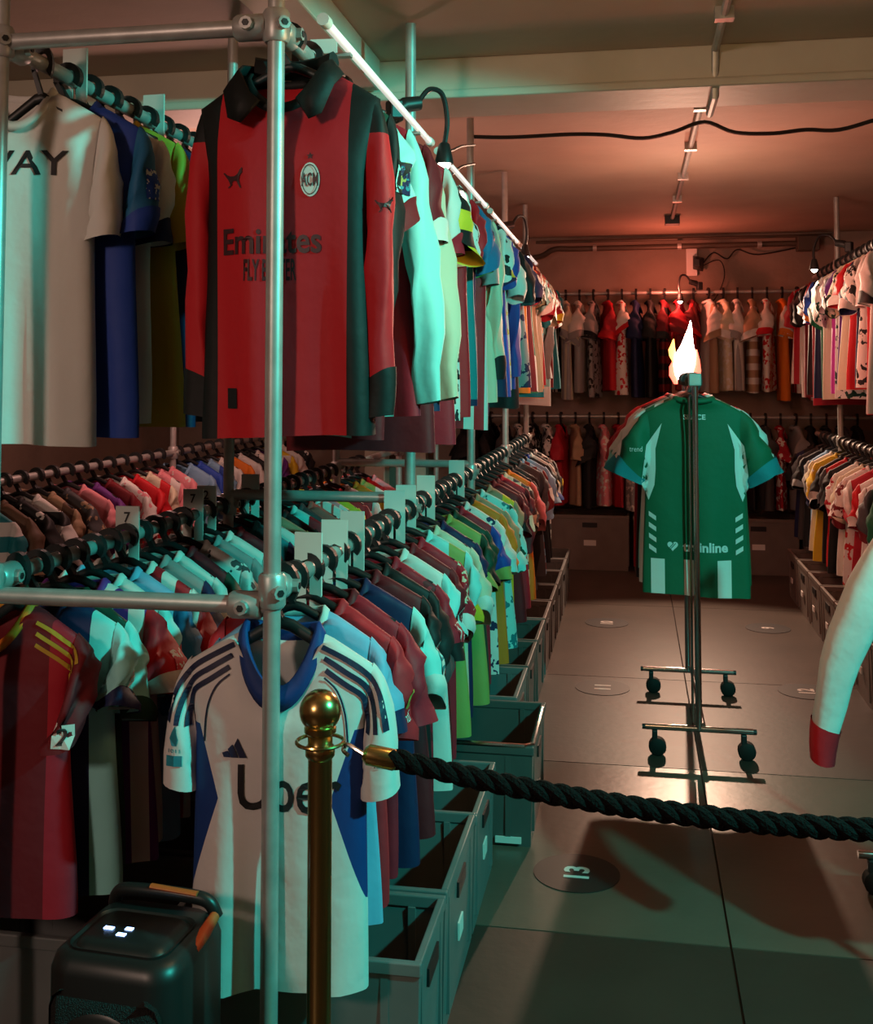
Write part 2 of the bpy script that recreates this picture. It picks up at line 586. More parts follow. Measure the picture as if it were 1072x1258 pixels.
gooseneck((XA + .03, 2.93, RT + .055), R(35), 'black gooseneck lamp clipped behind the red shirt, bulb lit', 5)
gooseneck((XA + .02, 5.45, RT + .055), R(35), 'black gooseneck lamp clipped on the upper rail between third and fourth posts', 7)
gooseneck((XR_ - .02, 6.55, RT + .055), R(150), 'black gooseneck lamp clipped on the rack across the aisle', 7)
gooseneck((.50, 8.47, 2.115), R(200), 'black gooseneck lamp clipped on the upper back wall rail', 10, (1, .20, .12), kind='POINT')
c1 = [(XA, 4.58, 2.46), (-.5, 4.6, 2.455), (-.25, 4.6, 2.458), (-.1, 4.6, 2.45), (.05, 4.6, 2.43), (.17, 4.6, 2.45), (.3, 4.6, 2.488), (.42, 4.6, 2.44), (.57, 4.6, 2.43), (.7, 4.6, 2.44), (.83, 4.6, 2.435), (1.0, 4.55, 2.47), (XR_, 4.42, 2.5)]
tag(MB().tube(smooth_path(c1, 5), .0085, 8).build('power_cable', M_CABLE, None, True), 'black cable sagging across the aisle below the ceiling', 'cable')
for i, zz in enumerate((2.36, 2.28)):
    tag(MB().tube(smooth_path([(XA + .02, 4.56, zz + .06), (XA + .02, 4.2, zz - .02), (XA + .05, 3.75, zz - .13), (XA + .07, 3.45, RT + .06)], 6), .005, 6).build('power_cable', M_CABLE, None, True),
        'thin black lead drooping from the second post to the LED tube, %s' % ('upper one', 'lower one')[i], 'cable')

# ------------------------------------------------------------------ shirts: mesh variants
SH_Z = -0.06


def bez(a, b, c, t):
    return (a[0] * (1 - t) ** 2 + 2 * b[0] * t * (1 - t) + c[0] * t * t, a[1] * (1 - t) ** 2 + 2 * b[1] * t * (1 - t) + c[1] * t * t)


def smoothstep(a, b, x):
    t = max(0, min(1, (x - a) / (b - a)))
    return t * t * (3 - 2 * t)


def body_geo(rng, W=.172, hem=.188, L=.66, th=.036, nw=.076, dip=.085, fold=1.0, shw=.183, nu=40, back_dip=.012):
    rows = []
    for i in range(5):
        t = i / 4
        rows.append((SH_Z * t ** 1.1, nw + (shw - nw) * t))
    nr = 18
    for i in range(1, nr + 1):
        t = i / nr
        z = SH_Z + (-L - SH_Z) * t
        ww = shw + (W - shw) * smoothstep(0, .22, t) + (hem - W) * smoothstep(.3, 1, t)
        rows.append((z, ww))
    ks = [(rng.uniform(20, 34), rng.uniform(0, 6), rng.uniform(-3, 3), .008), (rng.uniform(36, 60), rng.uniform(0, 6), rng.uniform(-5, 5), .0055), (rng.uniform(8, 16), rng.uniform(0, 6), rng.uniform(-2, 2), .010)]
    kb = [(a, rng.uniform(0, 6), c, d) for a, _, c, d in ks]
    ph = rng.uniform(0, 6)
    vs = []
    for (z, ww) in rows:
        v = -z / L
        g = smoothstep(.08, .9, v) * fold
        for k in range(nu):
            a = 2 * PI * k / nu
            ca, sa = math.cos(a), math.sin(a)
            x = ww * math.copysign(abs(ca) ** .85, ca)
            s = abs(sa) ** .75
            t = (.042 if z > -.001 else .020 + (.042 - .020) * max(0, 1 - (-z / .04)) + (th - .020) * smoothstep(.0, .25, v))
            front = sa < 0
            kk = ks if front else kb
            y = math.copysign(t * s, sa) + sum(A * math.sin(q * x + p0 + c * z) for q, p0, c, A in kk) * g * s
            zz = z
            # neckline dip
            nd = dip if front else back_dip
            if abs(x) < nw * 1.02 and s > 0.01:
                zn = -nd * (1 - (x / (nw * 1.02)) ** 2) ** .75
                blend = max(0, 1 - v / .30)
                zz = z + zn * blend * (1 if z > -.001 else .9)
            if v > .97:
                zz += .006 * math.sin(9 * x + ph)
            vs.append(Vector((x, y, zz)))
    fs = []
    for i in range(len(rows) - 1):
        for k in range(nu):
            k2 = (k + 1) % nu
            fs.append((i * nu + k, (i + 1) * nu + k, (i + 1) * nu + k2, i * nu + k2))
    return vs, fs, vs[:nu]


def collar_geo(loop, h=.020, t=.006):
    c = Vector((0, 0, 0))
    vs, fs = [], []
    n = len(loop)
    for p in loop:
        d = Vector((p.x, p.y, 0)).normalized()
        vs += [p + d * .004 + Vector((0, 0, -h * .62)), p + d * (.004 + t * .4) + Vector((0, 0, 0)), p - d * .004 + Vector((0, 0, h * .5)), p - d * (.004 + t) + Vector((0, 0, h * .4)), p - d * t + Vector((0, 0, -h * .3))]
    for i in range(n):
        j = (i + 1) % n
        for q in range(5):
            q2 = (q + 1) % 5
            fs.append((i * 5 + q, i * 5 + q2, j * 5 + q2, j * 5 + q))
    return vs, fs


def sleeve_geo(rng, side, kind, ns=12, nu=18, part='sleeve', yo=0.0, q=None):
    q = q or {}
    wob = q.get('wob', 1.0)
    ln, out_, th_k, shear = q.get('len', 1.0), q.get('out', 0.0), q.get('th', 1.0), q.get('shear', 0.0)
    if kind == 'long':
        O = [(.180, -.052), (.222, -.10), (.226 + out_, -.36 * ln), (.216 + out_, -.665 * ln)]
        I = [(.160, -.225), (.168, -.26), (.168 + out_ * .8, -.42 * ln), (.164 + out_, -.675 * ln)]
    elif kind == 'spread':
        O = [(.180, -.050), (.225, -.075), (.265, -.15), (.315, -.285)]
        I = [(.160, -.215), (.175, -.235), (.185, -.28), (.200, -.345)]
    else:
        O = [(.180, -.052), (.212, -.078), (.226 + out_ * .6, -.16 * ln), (.230 + out_, -.285 * ln)]
        I = [(.160, -.225), (.164, -.235), (.164 + out_ * .5, -.26 * ln), (.158 + out_ * .9, -.30 * ln)]

    def cub(Pp, t):
        a = (1 - t) ** 3, 3 * t * (1 - t) ** 2, 3 * t * t * (1 - t), t ** 3
        return Vector((sum(a[i] * Pp[i][0] for i in range(4)), 0, sum(a[i] * Pp[i][1] for i in range(4))))
    thm = {'long': .036, 'spread': .05, 'short': .048}[kind] * th_k
    p1, p2 = rng.uniform(0, 6), rng.uniform(0, 6)
    vs, fs = [], []
    s0, s1 = (0, 1)
    if part == 'cuff':
        s0 = .86 if kind != 'long' else .91
        s1 = 1.012
        ns = 3
    for i in range(ns + 1):
        s = s0 + (s1 - s0) * i / ns
        o, n = cub(O, s), cub(I, s)
        mid, hv = (o + n) / 2, (o - n) / 2
        th = .018 + (thm - .018) * smoothstep(0, .5, s)
        if kind == 'long':
            th *= 1 - .35 * smoothstep(.5, 1, s)
        for k in range(nu):
            a = 2 * PI * k / nu
            ca, sa = math.cos(a), math.sin(a)
            ff = smoothstep(.1, .6, s)
            rr = 1 + (.14 * math.sin(3 * a + p1 + 3 * s) + .07 * math.sin(5 * a + p2 + 9 * s)) * ff * wob
            if part == 'cuff':
                rr *= 1.06
            p = mid + hv * (math.copysign(abs(ca) ** .8, ca) * (1 if part == 'sleeve' else 1.10))
            p.x += (.008 * math.sin(2 * a + p2 + 11 * s) + .005 * math.sin(26 * s + p1)) * ff * wob
            y = th * math.copysign(abs(sa) ** .8, sa) * rr + yo * s * s
            vs.append(Vector((side * p.x, y, p.z + shear * y * ff)))
    for i in range(ns):
        for k in range(nu):
            k2 = (k + 1) % nu
            f = (i * nu + k, i * nu + k2, (i + 1) * nu + k2, (i + 1) * nu + k)
            fs.append(f if side < 0 else f[::-1])
    return vs, fs


def to_mesh(name, geo, m):
    me = bpy.data.meshes.new(name)
    me.from_pydata([tuple(v) for v in geo[0]], [], geo[1])
    me.polygons.foreach_set('use_smooth', [True] * len(me.polygons))
    me.materials.append(m)
    me.update()
    return me


M_DEF = fabric('white')


class Variant:
    def __init__(s, seed, kind='short', q=None, **k):
        sq = q or {}
        rng = random.Random(seed)
        s.kind = kind
        bg = body_geo(rng, **k)
        s.body = to_mesh('body', bg, M_DEF)
        s.collar = to_mesh('collar', collar_geo(bg[2]), M_DEF)
        yo = sq.get('yo', rng.uniform(-.025, .025))
        s.sl, s.cu, s.pa = {}, {}, {}
        for side in (-1, 1):
            st = rng.getstate()
            sg = sleeve_geo(rng, side, kind, yo=yo, q=sq)
            rng.setstate(st)
            s.sl[side] = to_mesh('sleeve', sg, M_DEF)
            s.cu[side] = to_mesh('cuff', sleeve_geo(rng, side, kind, part='cuff', yo=yo, q=sq), M_DEF)
            # badge laid on the outer side of the sleeve
            tr = BVHTree.FromPolygons(sg[0], sg[1])
            vs, fs = [], []
            zc, hh = (-.185, .034)
            for i in range(5):
                for j in range(5):
                    q = Vector((side * .6, yo * .6 + (j / 4 - .5) * .05, zc + (i / 4 - .5) * 2 * hh))
                    h = tr.ray_cast(q, Vector((-side, 0, 0)))
                    vs.append((h[0] if h[0] is not None else Vector((side * .22, q.y, q.z))) + Vector((side * .0025, 0, 0)))
            for i in range(4):
                for j in range(4):
                    fs.append((i * 5 + j, i * 5 + j + 1, i * 5 + j + 6, i * 5 + j + 5))
            s.pa[side] = to_mesh('sleeve_patch', (vs, fs), M_DEF)


QR = random.Random(99)


def rq_():
    return dict(len=QR.uniform(.78, 1.05), out=QR.uniform(-.02, .035), th=QR.uniform(.85, 1.5), shear=QR.uniform(-.7, .7), yo=QR.uniform(-.035, .035))


VS = [Variant(10 + i, 'short', q=rq_(), L=QR.uniform(.585, .625), W=QR.uniform(.160, .178), fold=QR.uniform(.9, 1.6), th=QR.uniform(.034, .046)) for i in range(12)]
VT = [Variant(30 + i, 'short', q=rq_(), L=QR.uniform(.66, .75), W=QR.uniform(.160, .18), fold=QR.uniform(.9, 1.6), th=QR.uniform(.034, .046)) for i in range(12)]
VN = [Variant(130 + i, 'short', q=dict(len=QR.uniform(.9, 1.08), out=QR.uniform(-.02, 0), th=QR.uniform(.8, 1.0), wob=.6), L=QR.uniform(.68, .76), W=QR.uniform(.162, .172), fold=1.2) for i in range(6)]
VT.append(Variant(141, 'short', q=dict(out=-.01, th=1.1, wob=.6), L=.79, W=.175))
VL = [Variant(50 + i, 'long', q=dict(len=QR.uniform(.9, 1.02), out=QR.uniform(-.02, .03), th=QR.uniform(1.0, 1.6), yo=QR.uniform(-.03, .03)), L=QR.uniform(.66, .72), W=.168, fold=1.2) for i in range(4)]
VP = [Variant(70 + i, 'spread', L=(.765, .74, .71, .76)[i], W=(.19, .19, .185, .195)[i], hem=.205, shw=.19) for i in range(4)]


def part(name, me, m, parent):
    o = bpy.data.objects.new(name, me)
    link(o, parent)
    o.material_slots[0].link = 'OBJECT'
    o.material_slots[0].material = m
    return o


def hanger_meshes():
    hk = MB()
    n = 14
    y = .008
    vs = []
    for i in range(n):
        a = R(-40) + R(250) * i / (n - 1)
        for r in (.0195, .034):
            for yy in (-y, y):
                vs.append((r * math.cos(a), yy, r * math.sin(a)))
    fs = []
    for i in range(n - 1):
        a, b = i * 4, (i + 1) * 4
        fs += [(a, b, b + 1, a + 1), (a + 2, a + 3, b + 3, b + 2), (a, a + 2, b + 2, b), (a + 1, b + 1, b + 3, a + 3)]
    fs += [(0, 1, 3, 2), ((n - 1) * 4, (n - 1) * 4 + 2, (n - 1) * 4 + 3, (n - 1) * 4 + 1)]
    hk.add(vs, fs)
    hk.add([(-.034, -y, -.010), (-.0195, -y, -.012), (.008, -y, -.056), (-.008, -y, -.056), (-.034, y, -.010), (-.0195, y, -.012), (.008, y, -.056), (-.008, y, -.056)],
           [(0, 3, 2, 1), (4, 5, 6, 7), (0, 1, 5, 4), (1, 2, 6, 5), (2, 3, 7, 6), (3, 0, 4, 7)])
    ar = MB().tube([(-.165, 0, -.126), (-.10, 0, -.096), (-.02, 0, -.06), (0, 0, -.056), (.02, 0, -.06), (.10, 0, -.096), (.165, 0, -.126)], [.007, .009, .010, .010, .010, .009, .007], 8)
    out = []
    for nm, mb in (('hook', hk), ('shoulder_bar', ar)):
        out.append(to_mesh(nm, (mb.v, mb.f), M_BLACK))
        out[-1].polygons.foreach_set('use_smooth', [nm == 'shoulder_bar'] * len(out[-1].polygons))
    return out


HK, HB = hanger_meshes()
HANG = 0.066          # rail axis to shirt neck


def hanger(loc, rz, where, label=None):
    h = empty('clothes_hanger', loc, rz, label or 'black plastic hanger holding a shirt on the ' + where, 'hanger', 'hangers on the ' + where)
    for nm, me in (('hook', HK), ('shoulder_bar', HB)):
        link(bpy.data.objects.new(nm, me), h)
    return h


class Spec:
    def __init__(s, base, pat='plain', c2='white', sleeve=None, collar=None, cuff=None, patch=None, kind='short', v=None, desc=None, spat=None, k=None, yaw=None):
        s.yaw = yaw
        s.base, s.pat, s.c2, s.kind, s.v, s.k = base, pat, c2, kind, v, k
        s.sleeve = sleeve or base
        s.collar = collar or base
        s.cuff = cuff or s.sleeve
        s.patch = patch
        s.spat = spat
        if desc is None:
            kn = 'long-sleeved shirt' if kind == 'long' else 'shirt'
            P = dict(plain='', vstripes=' with %s stripes', pinstripes=' with %s pinstripes', hoops=' with %s hoops', bands=' with two %s bands', band=' with %s chest band', sash=' with %s sash',
                     speckle=' speckled %s', check=' with %s checks', panel=' with %s side panels', diamond=' with %s side panels', yoke=' with %s shoulders', halves=' halved with %s', tail=' with %s lower half', greenfoot=' with %s blocks')[pat]
            if P:
                desc = cname(base) + ' ' + kn + (P % cname(c2))
            elif s.cuff != s.base and s.sleeve == s.base:
                desc = '%s %s with %s cuffs' % (cname(base), kn, cname(s.cuff))
            elif s.sleeve != s.base:
                desc = '%s %s with %s sleeves' % (cname(base), kn, cname(s.sleeve))
            elif s.collar != s.base:
                desc = '%s %s with %s collar' % (cname(base), kn, cname(s.collar))
            else:
                desc = 'plain %s %s' % (cname(base), kn)
        s.desc = desc


CNT = [0]


def shirt(loc, rz, sp, label, group, var, sides=(-1, 1), tilt=0.0, roll=0.0):
    """loc = the rail axis; the shirt hangs HANG below it"""
    CNT[0] += 1
    nm = 'long_sleeved_shirt' if var.kind == 'long' else 'football_shirt'
    r = empty(nm, (loc[0], loc[1], loc[2] - HANG), rz, label, 'shirt', group)
    r.rotation_euler = (tilt, roll, rz)
    P = {}
    P['body'] = part('body', var.body, fabric(sp.base, sp.pat, sp.c2, sp.k), r)
    P['collar'] = part('collar', var.collar, fabric(sp.collar), r)
    sm = fabric(sp.sleeve, *(sp.spat or ('plain',)))
    for s in (-1, 1):
        P['sl%d' % s] = part('sleeve', var.sl[s], sm, r)
        if sp.cuff != sp.sleeve:
            part('cuff', var.cu[s], fabric(sp.cuff), r)
        if sp.patch and s in sides:
            P['pa%d' % s] = part('sleeve_patch', var.pa[s], fabric(*sp.patch) if isinstance(sp.patch, tuple) else fabric(sp.patch), r)
    return r, P


ONES = ['first', 'second', 'third', 'fourth', 'fifth', 'sixth', 'seventh', 'eighth', 'ninth', 'tenth', 'eleventh', 'twelfth', 'thirteenth', 'fourteenth', 'fifteenth', 'sixteenth', 'seventeenth', 'eighteenth', 'nineteenth']
TENS = ['', '', 'twent', 'thirt', 'fort', 'fift']


def ordw(n):
    if n < 20:
        return ONES[n - 1]
    t, u = divmod(n, 10)
    return TENS[t] + ('ieth' if u == 0 else 'y-' + ONES[u - 1])


PAL = ['white', 'white', 'white', 'maroon', 'navy', 'black', 'red', 'green', 'blue', 'yellow', 'grey', 'cream', 'sky', 'charcoal', 'crimson', 'teal', 'orange', 'tan', 'aqua']


def random_spec(rng, kind=None, pal=PAL):
    a = rng.choice(pal)
    others = [c for c in PAL if c != a]
    b = rng.choice(others)
    pat = rng.choice(['plain', 'plain', 'plain', 'panel', 'vstripes', 'hoops', 'speckle', 'yoke', 'sash', 'pinstripes', 'tail', 'check'])
    return Spec(a, pat, b, sleeve=a if rng.random() < .6 else b, collar=b if rng.random() < .6 else a, cuff=b if rng.random() < .55 else None,
                patch=rng.choice([None, None, 'white', 'black', ('white', 'speckle', 'black', 60), 'yellow']), kind=kind or ('long' if rng.random() < .1 else 'short'))


HG = {}


def fill_rail(X, y0, z, specs, ypos, where, group, hang_where, variants, rng, lab, sides=(1,), yaw=0.0, jit=6.5):
    res = []
    for i, sp in enumerate(specs):
        y = ypos[i]
        v = VL[sp.v or rng.randrange(len(VL))] if sp.kind == 'long' else variants[(sp.v if sp.v is not None else rng.randrange(len(variants)))]
        rz = R(sp.yaw) if sp.yaw is not None else yaw + R(rng.uniform(-jit, jit))
        res.append(shirt((X, y, z), rz, sp, '%s, %s' % (sp.desc, lab % ordw(i + 1)), group, v, sides=sides, roll=R(rng.uniform(-2.5, 2.5))))
        hg = hanger((X, y, z), rz, hang_where, 'black plastic hanger, ' + lab % ordw(i + 1))
        HG[res[-1][0].name] = hg
    return res


def positions(y0, n, step0, step1, posts, clear=.06):
    out, y = [], y0
    for i in range(n):
        for p in posts:
            if abs(y - p) < clear:
                y = p + clear
        out.append(y)
        y += step0 + (step1 - step0) * i / max(1, n - 1)
    return out


RNG = random.Random(7)
Sp = Spec

# ---- aisle rack, upper rail (first shirt is the red hero, built below)
upA = [
    Sp('dgreen', sleeve='black', patch=('black', 'speckle', 'aqua', 45), kind='long', desc='black long-sleeved shirt with pale sleeve marks'),
    Sp('aqua', 'panel', 'maroon', sleeve='aqua', cuff='maroon', yaw=-24, patch=('navy', 'speckle', 'lime', 40), desc='pale aqua shirt with maroon trim and dark badge'),
    Sp('aqua', 'panel', 'crimson', sleeve='aqua', kind='long', yaw=-14, desc='pale aqua long-sleeved shirt with crimson sides'),
    Sp('maroon', cuff='white', v=12),
    Sp('white', 'panel', 'navy', kind='long', sleeve='cream', yaw=-20, desc='cream-sleeved long shirt with navy side panels'),
    Sp('crimson', sleeve='white', cuff='crimson', v=12),
    Sp('black', 'bands', 'yellow', sleeve='black', spat=('bands', 'yellow'), yaw=-22, desc='black shirt with two yellow bands'),
    Sp('white', 'speckle', 'black', spat=('speckle', 'black')),
    Sp('red', sleeve='red'),
    Sp('teal', sleeve='petrol'),
    Sp('navy', cuff='lime'),
    Sp('white', 'vstripes', 'red', sleeve='grey'),
    Sp('cream', sleeve='cream', cuff='black', kind='long'),
    Sp('white', 'panel', 'navy', sleeve='white', spat=('speckle', 'black')),
    Sp('navy', 'bands', 'yellow', spat=('bands', 'yellow'), yaw=-32, desc='navy shirt with two yellow bands'),
    Sp('blue', 'tail', 'royal'),
    Sp('white', 'speckle', 'yellow'),
    Sp('blue', kind='long'), Sp('black'), Sp('black', sleeve='charcoal')]
upA += [random_spec(RNG) for _ in range(14)]
posA = positions(2.21, len(upA), .128, .165, P_A)
resUA = fill_rail(XA, 0, RT, upA, posA, '', 'shirts on the upper rail behind the front post', 'upper rail behind the front post', VT, RNG, '%s behind the red shirt, upper rail')

# ---- aisle rack, lower rail (first shirt is the white hero)
loA = [
    Sp('sky', collar='white', cuff='navy'),
    Sp('scarlet', collar='scarlet', v=0, desc='bright red shirt with gold crescent on its sleeve'),
    Sp('crimson', collar='maroon'),
    Sp('navy', sleeve='aqua', cuff='white', patch=('teal', 'hoops', 'white', 240), desc='navy shirt with pale aqua striped-badge sleeves'),
    Sp('maroon', sleeve='black', cuff='maroon', patch=('maroon', 'speckle', 'white', 60)),
    Sp('black', cuff='charcoal'),
    Sp('crimson', 'speckle', 'maroon', patch=('crimson', 'speckle', 'white', 70), cuff='black'),
    Sp('white', sleeve='aqua', cuff='white', patch='black', desc='white shirt with black bar badge on pale sleeve'),
    Sp('maroon', cuff='aqua', patch=('maroon', 'speckle', 'white', 60)),
    Sp('crimson', spat=('speckle', 'cream', 30), cuff='white'),
    Sp('aqua', 'panel', 'lime', cuff='yellow'),
    Sp('cream', cuff='white'),
    Sp('navy', sleeve='navy', patch='white'),
    Sp('lime', sleeve='dgreen', cuff='lime'),
    Sp('dgreen', cuff='black'),
    Sp('crimson', sleeve='blue', cuff='lime', desc='crimson shirt with blue sleeves and lime cuffs'),
    Sp('white', 'speckle', 'navy', cuff='aqua'),
    Sp('orange', collar='black'),
    Sp('tan', sleeve='tan', cuff='aqua'),
    Sp('aqua', 'speckle', 'teal', spat=('speckle', 'dgreen')),
    Sp('tan', 'panel', 'yellow'),
    Sp('maroon', cuff='black'),
    Sp('maroon', patch='cream'),
    Sp('crimson', sleeve='maroon'),
    Sp('cream', 'check', 'charcoal', spat=('check', 'charcoal')),
    Sp('orange', sleeve='pink'),
    Sp('black', v=1), Sp('black', kind='long'), Sp('charcoal')]
loA += [random_spec(RNG, 'short', ['black', 'black', 'charcoal', 'maroon', 'navy', 'cream']) for _ in range(6)]
posLA = positions(2.14, len(loA), .10, .17, P_A)
resLA = fill_rail(XA, 0, RLW, loA, posLA, '', 'shirts on the lower rail behind the front post', 'lower rail behind the front post', VS, RNG, '%s behind the blue-collared shirt')

# ---- back-to-back rack, upper rail
upB = [
    Sp('blue', sleeve='petrol', cuff='blue', patch=('blue', 'speckle', 'white', 60), desc='petrol blue shirt with white sleeve lettering'),
    Sp('white', cuff='navy', collar='navy', patch=None),
    Sp('mustard', sleeve='mustard', desc='mustard yellow shirt'),
    Sp('black', 'panel', 'navy', sleeve='navy', cuff='black'),
    Sp('navy', sleeve='petrol', cuff='grey', kind='long', desc='navy shirt with long blue sleeves and grey cuffs'),
    Sp('black'), Sp('lime', sleeve='olive', kind='long', desc='long lime shirt with olive sleeves'),
    Sp('charcoal', sleeve='grey'), Sp('black', cuff='silver'), Sp('grey', 'speckle', 'black', spat=('speckle', 'black')),
    Sp('navy'), Sp('white', 'vstripes', 'black'), Sp('black', sleeve='charcoal'), Sp('olive'), Sp('navy', sleeve='white')]
upB += [random_spec(RNG, 'short', ['black', 'navy', 'charcoal', 'grey', 'maroon']) for _ in range(9)]
posB = positions(2.27, len(upB), .10, .12, P_A)
resUB = fill_rail(XB, 0, RT, upB, posB, '', 'shirts on the upper back-to-back rail', 'upper back-to-back rail', VN, RNG, '%s behind the lettered white shirt', jit=3)

# ---- back-to-back rack, lower rail
loB = [
    Sp('maroon', 'panel', 'crimson', spat=('plain',), collar='orange', cuff='maroon', patch=None, desc='dark maroon shirt with orange shoulder stripes'),
    Sp('navy', 'panel', 'aqua', sleeve='aqua', cuff='navy', desc='navy shirt with pale aqua lettered sleeves'),
    Sp('dgreen', sleeve='aqua', cuff='dgreen'),
    Sp('purple', 'vstripes', 'white', sleeve='red', cuff='white', patch=('red', 'speckle', 'white', 60)),
    Sp('white', sleeve='aqua', cuff='red', patch='red'),
    Sp('sky', sleeve='petrol'),
    Sp('white', 'vstripes', 'red', spat=('vstripes', 'red')),
    Sp('grey', sleeve='navy'),
    Sp('white', cuff='black'),
    Sp('maroon', sleeve='dgreen', cuff='white'),
    Sp('white', 'speckle', 'charcoal', spat=('speckle', 'charcoal')),
    Sp('grey', cuff='black'), Sp('white', 'sash', 'red'), Sp('maroon', cuff='white'), Sp('teal', sleeve='navy'),
    Sp('white', collar='dgreen', sleeve='green'), Sp('tan', sleeve='olive'), Sp('black', cuff='aqua'), Sp('aqua', 'panel', 'red'), Sp('charcoal', sleeve='white')]
loB += [Spec(a, p, b, sleeve=a, cuff=c) for a, p, b, c in (('coral', 'plain', 'white', 'white'), ('white', 'pinstripes', 'coral', 'coral'), ('pink', 'panel', 'white', 'white'), ('yellow', 'plain', 'white', 'green'), ('red', 'plain', 'white', 'white'),
                                                            ('white', 'hoops', 'red', 'red'), ('orange', 'plain', 'white', 'yellow'), ('lime', 'panel', 'white', 'white'), ('red', 'sash', 'white', 'pink'), ('pink', 'plain', 'white', 'red'))]
posLB = positions(2.10, len(loB), .078, .115, P_A)
resLB = fill_rail(XB, 0, RLW, loB, posLB, '', 'shirts on the lower back-to-back rail', 'lower back-to-back rail', VS, RNG, '%s from the speaker, lower rail')

# ---- low rack farther back
loC = [Spec(a, p, b, sleeve=a, cuff=c, spat=sp_) for a, p, b, c, sp_ in (
    ('teal', 'hoops', 'white', None, ('hoops', 'white')), ('brown', 'plain', 'white', 'tan', None), ('black', 'speckle', 'white', 'white', None), ('white', 'hoops', 'black', None, ('hoops', 'black')),
    ('tan', 'panel', 'brown', None, None), ('charcoal', 'speckle', 'tan', None, ('speckle', 'tan')), ('pink', 'plain', 'white', 'purple', None), ('purple', 'plain', 'pink', None, None),
    ('maroon', 'plain', 'white', None, None), ('white', 'speckle', 'pink', None, ('speckle', 'pink')), ('red', 'plain', 'white', 'cream', None), ('cream', 'panel', 'red', None, None), ('pink', 'panel', 'white', 'white', None),
    ('pink', 'speckle', 'white', None, None), ('sky', 'plain', 'white', None, None), ('royal', 'plain', 'white', 'sky', None), ('sky', 'panel', 'blue', None, None), ('white', 'sash', 'orange', 'orange', None),
    ('orange', 'plain', 'white', 'yellow', None), ('white', 'plain', 'white', 'black', None), ('black', 'plain', 'white', None, None), ('white', 'speckle', 'black', None, None), ('purple', 'panel', 'white', None, None),
    ('yellow', 'hoops', 'white', None, None), ('white', 'plain', 'white', 'yellow', None), ('black', 'speckle', 'white', None, None))]
posC = positions(3.62, len(loC), .11, .17, [5.4, 7.2])
fill_rail(XC, 0, RLW, loC, posC, '', 'shirts on the far low rail', 'far low rail', VS, RNG, '%s along the far low rail')

# ---- rack across the aisle
def named(lst, rng, n, pal):
    return lst + [random_spec(rng, 'short', pal) for _ in range(n)]


upR = [Sp('white', 'speckle', 'black', spat=('speckle', 'black')) for _ in range(0)]
upR = [Sp('white', cuff='black', collar='black'), Sp('red', sleeve='white'), Sp('white', 'speckle', 'black', spat=('speckle', 'black')), Sp('navy', cuff='white'), Sp('red', cuff='white'), Sp('cream', cuff='black', spat=('speckle', 'dgreen')),
       Sp('purple', cuff='white'), Sp('white', 'speckle', 'dgreen', spat=('speckle', 'dgreen')), Sp('magenta', sleeve='white', cuff='green'), Sp('cream', sleeve='white', spat=('speckle', 'dgreen')),
       Sp('white', 'panel', 'green', cuff='green'), Sp('navy', sleeve='blue', cuff='orange'), Sp('crimson', sleeve='red', cuff='blue'), Sp('black', cuff='white'), Sp('maroon', sleeve='black'), Sp('white', sleeve='black'), Sp('crimson', 'vstripes', 'white')]
posR = positions(5.22, len(upR), .13, .17, [5.7, 7.03])
fill_rail(XR_, 0, RT, upR, posR, '', 'shirts on the upper rail across the aisle', 'upper rail across the aisle', VT, RNG, '%s from the middle post, across the aisle, upper', sides=(-1,))
loR = [Sp('green', cuff='white', v=1), Sp('dgreen', sleeve='charcoal', cuff='maroon'), Sp('white', 'vstripes', 'maroon', cuff='red'), Sp('white', sleeve='red', cuff='white'), Sp('crimson', sleeve='white', cuff='crimson'), Sp('white', 'speckle', 'red', spat=('speckle', 'maroon')),
       Sp('cream', cuff='maroon'), Sp('white', cuff='crimson', spat=('speckle', 'crimson')), Sp('black'), Sp('red', sleeve='charcoal'), Sp('black', cuff='white'), Sp('yellow', sleeve='yellow', cuff='navy', spat=('speckle', 'white')), Sp('white', sleeve='cream', cuff='navy'), Sp('sky', sleeve='grey'),
       Sp('black', sleeve='black', cuff='grey'), Sp('charcoal'), Sp('black', 'panel', 'navy')]
fill_rail(XR_, 0, RLW, loR, positions(5.16, len(loR), .13, .17, [5.7, 7.03]), '', 'shirts on the lower rail across the aisle', 'lower rail across the aisle', VS, RNG, '%s from the middle post, across the aisle, lower', sides=(-1,))


# ---- wall rails
def wall_rail(z, specs, xs, group, lab, rng, variants):
    for i, (sp, x) in enumerate(zip(specs, xs)):
        rz = R(90 + rng.uniform(-12, 12))
        v = VL[rng.randrange(len(VL))] if sp.kind == 'long' else variants[rng.randrange(len(variants))]
        shirt((x, 8.5, z), rz, sp, '%s, %s' % (sp.desc, lab % ordw(i + 1)), group, v, sides=(-1,))
        hanger((x, 8.5, z), rz, group.replace('shirts on the ', ''), 'black plastic hanger, ' + lab % ordw(i + 1))


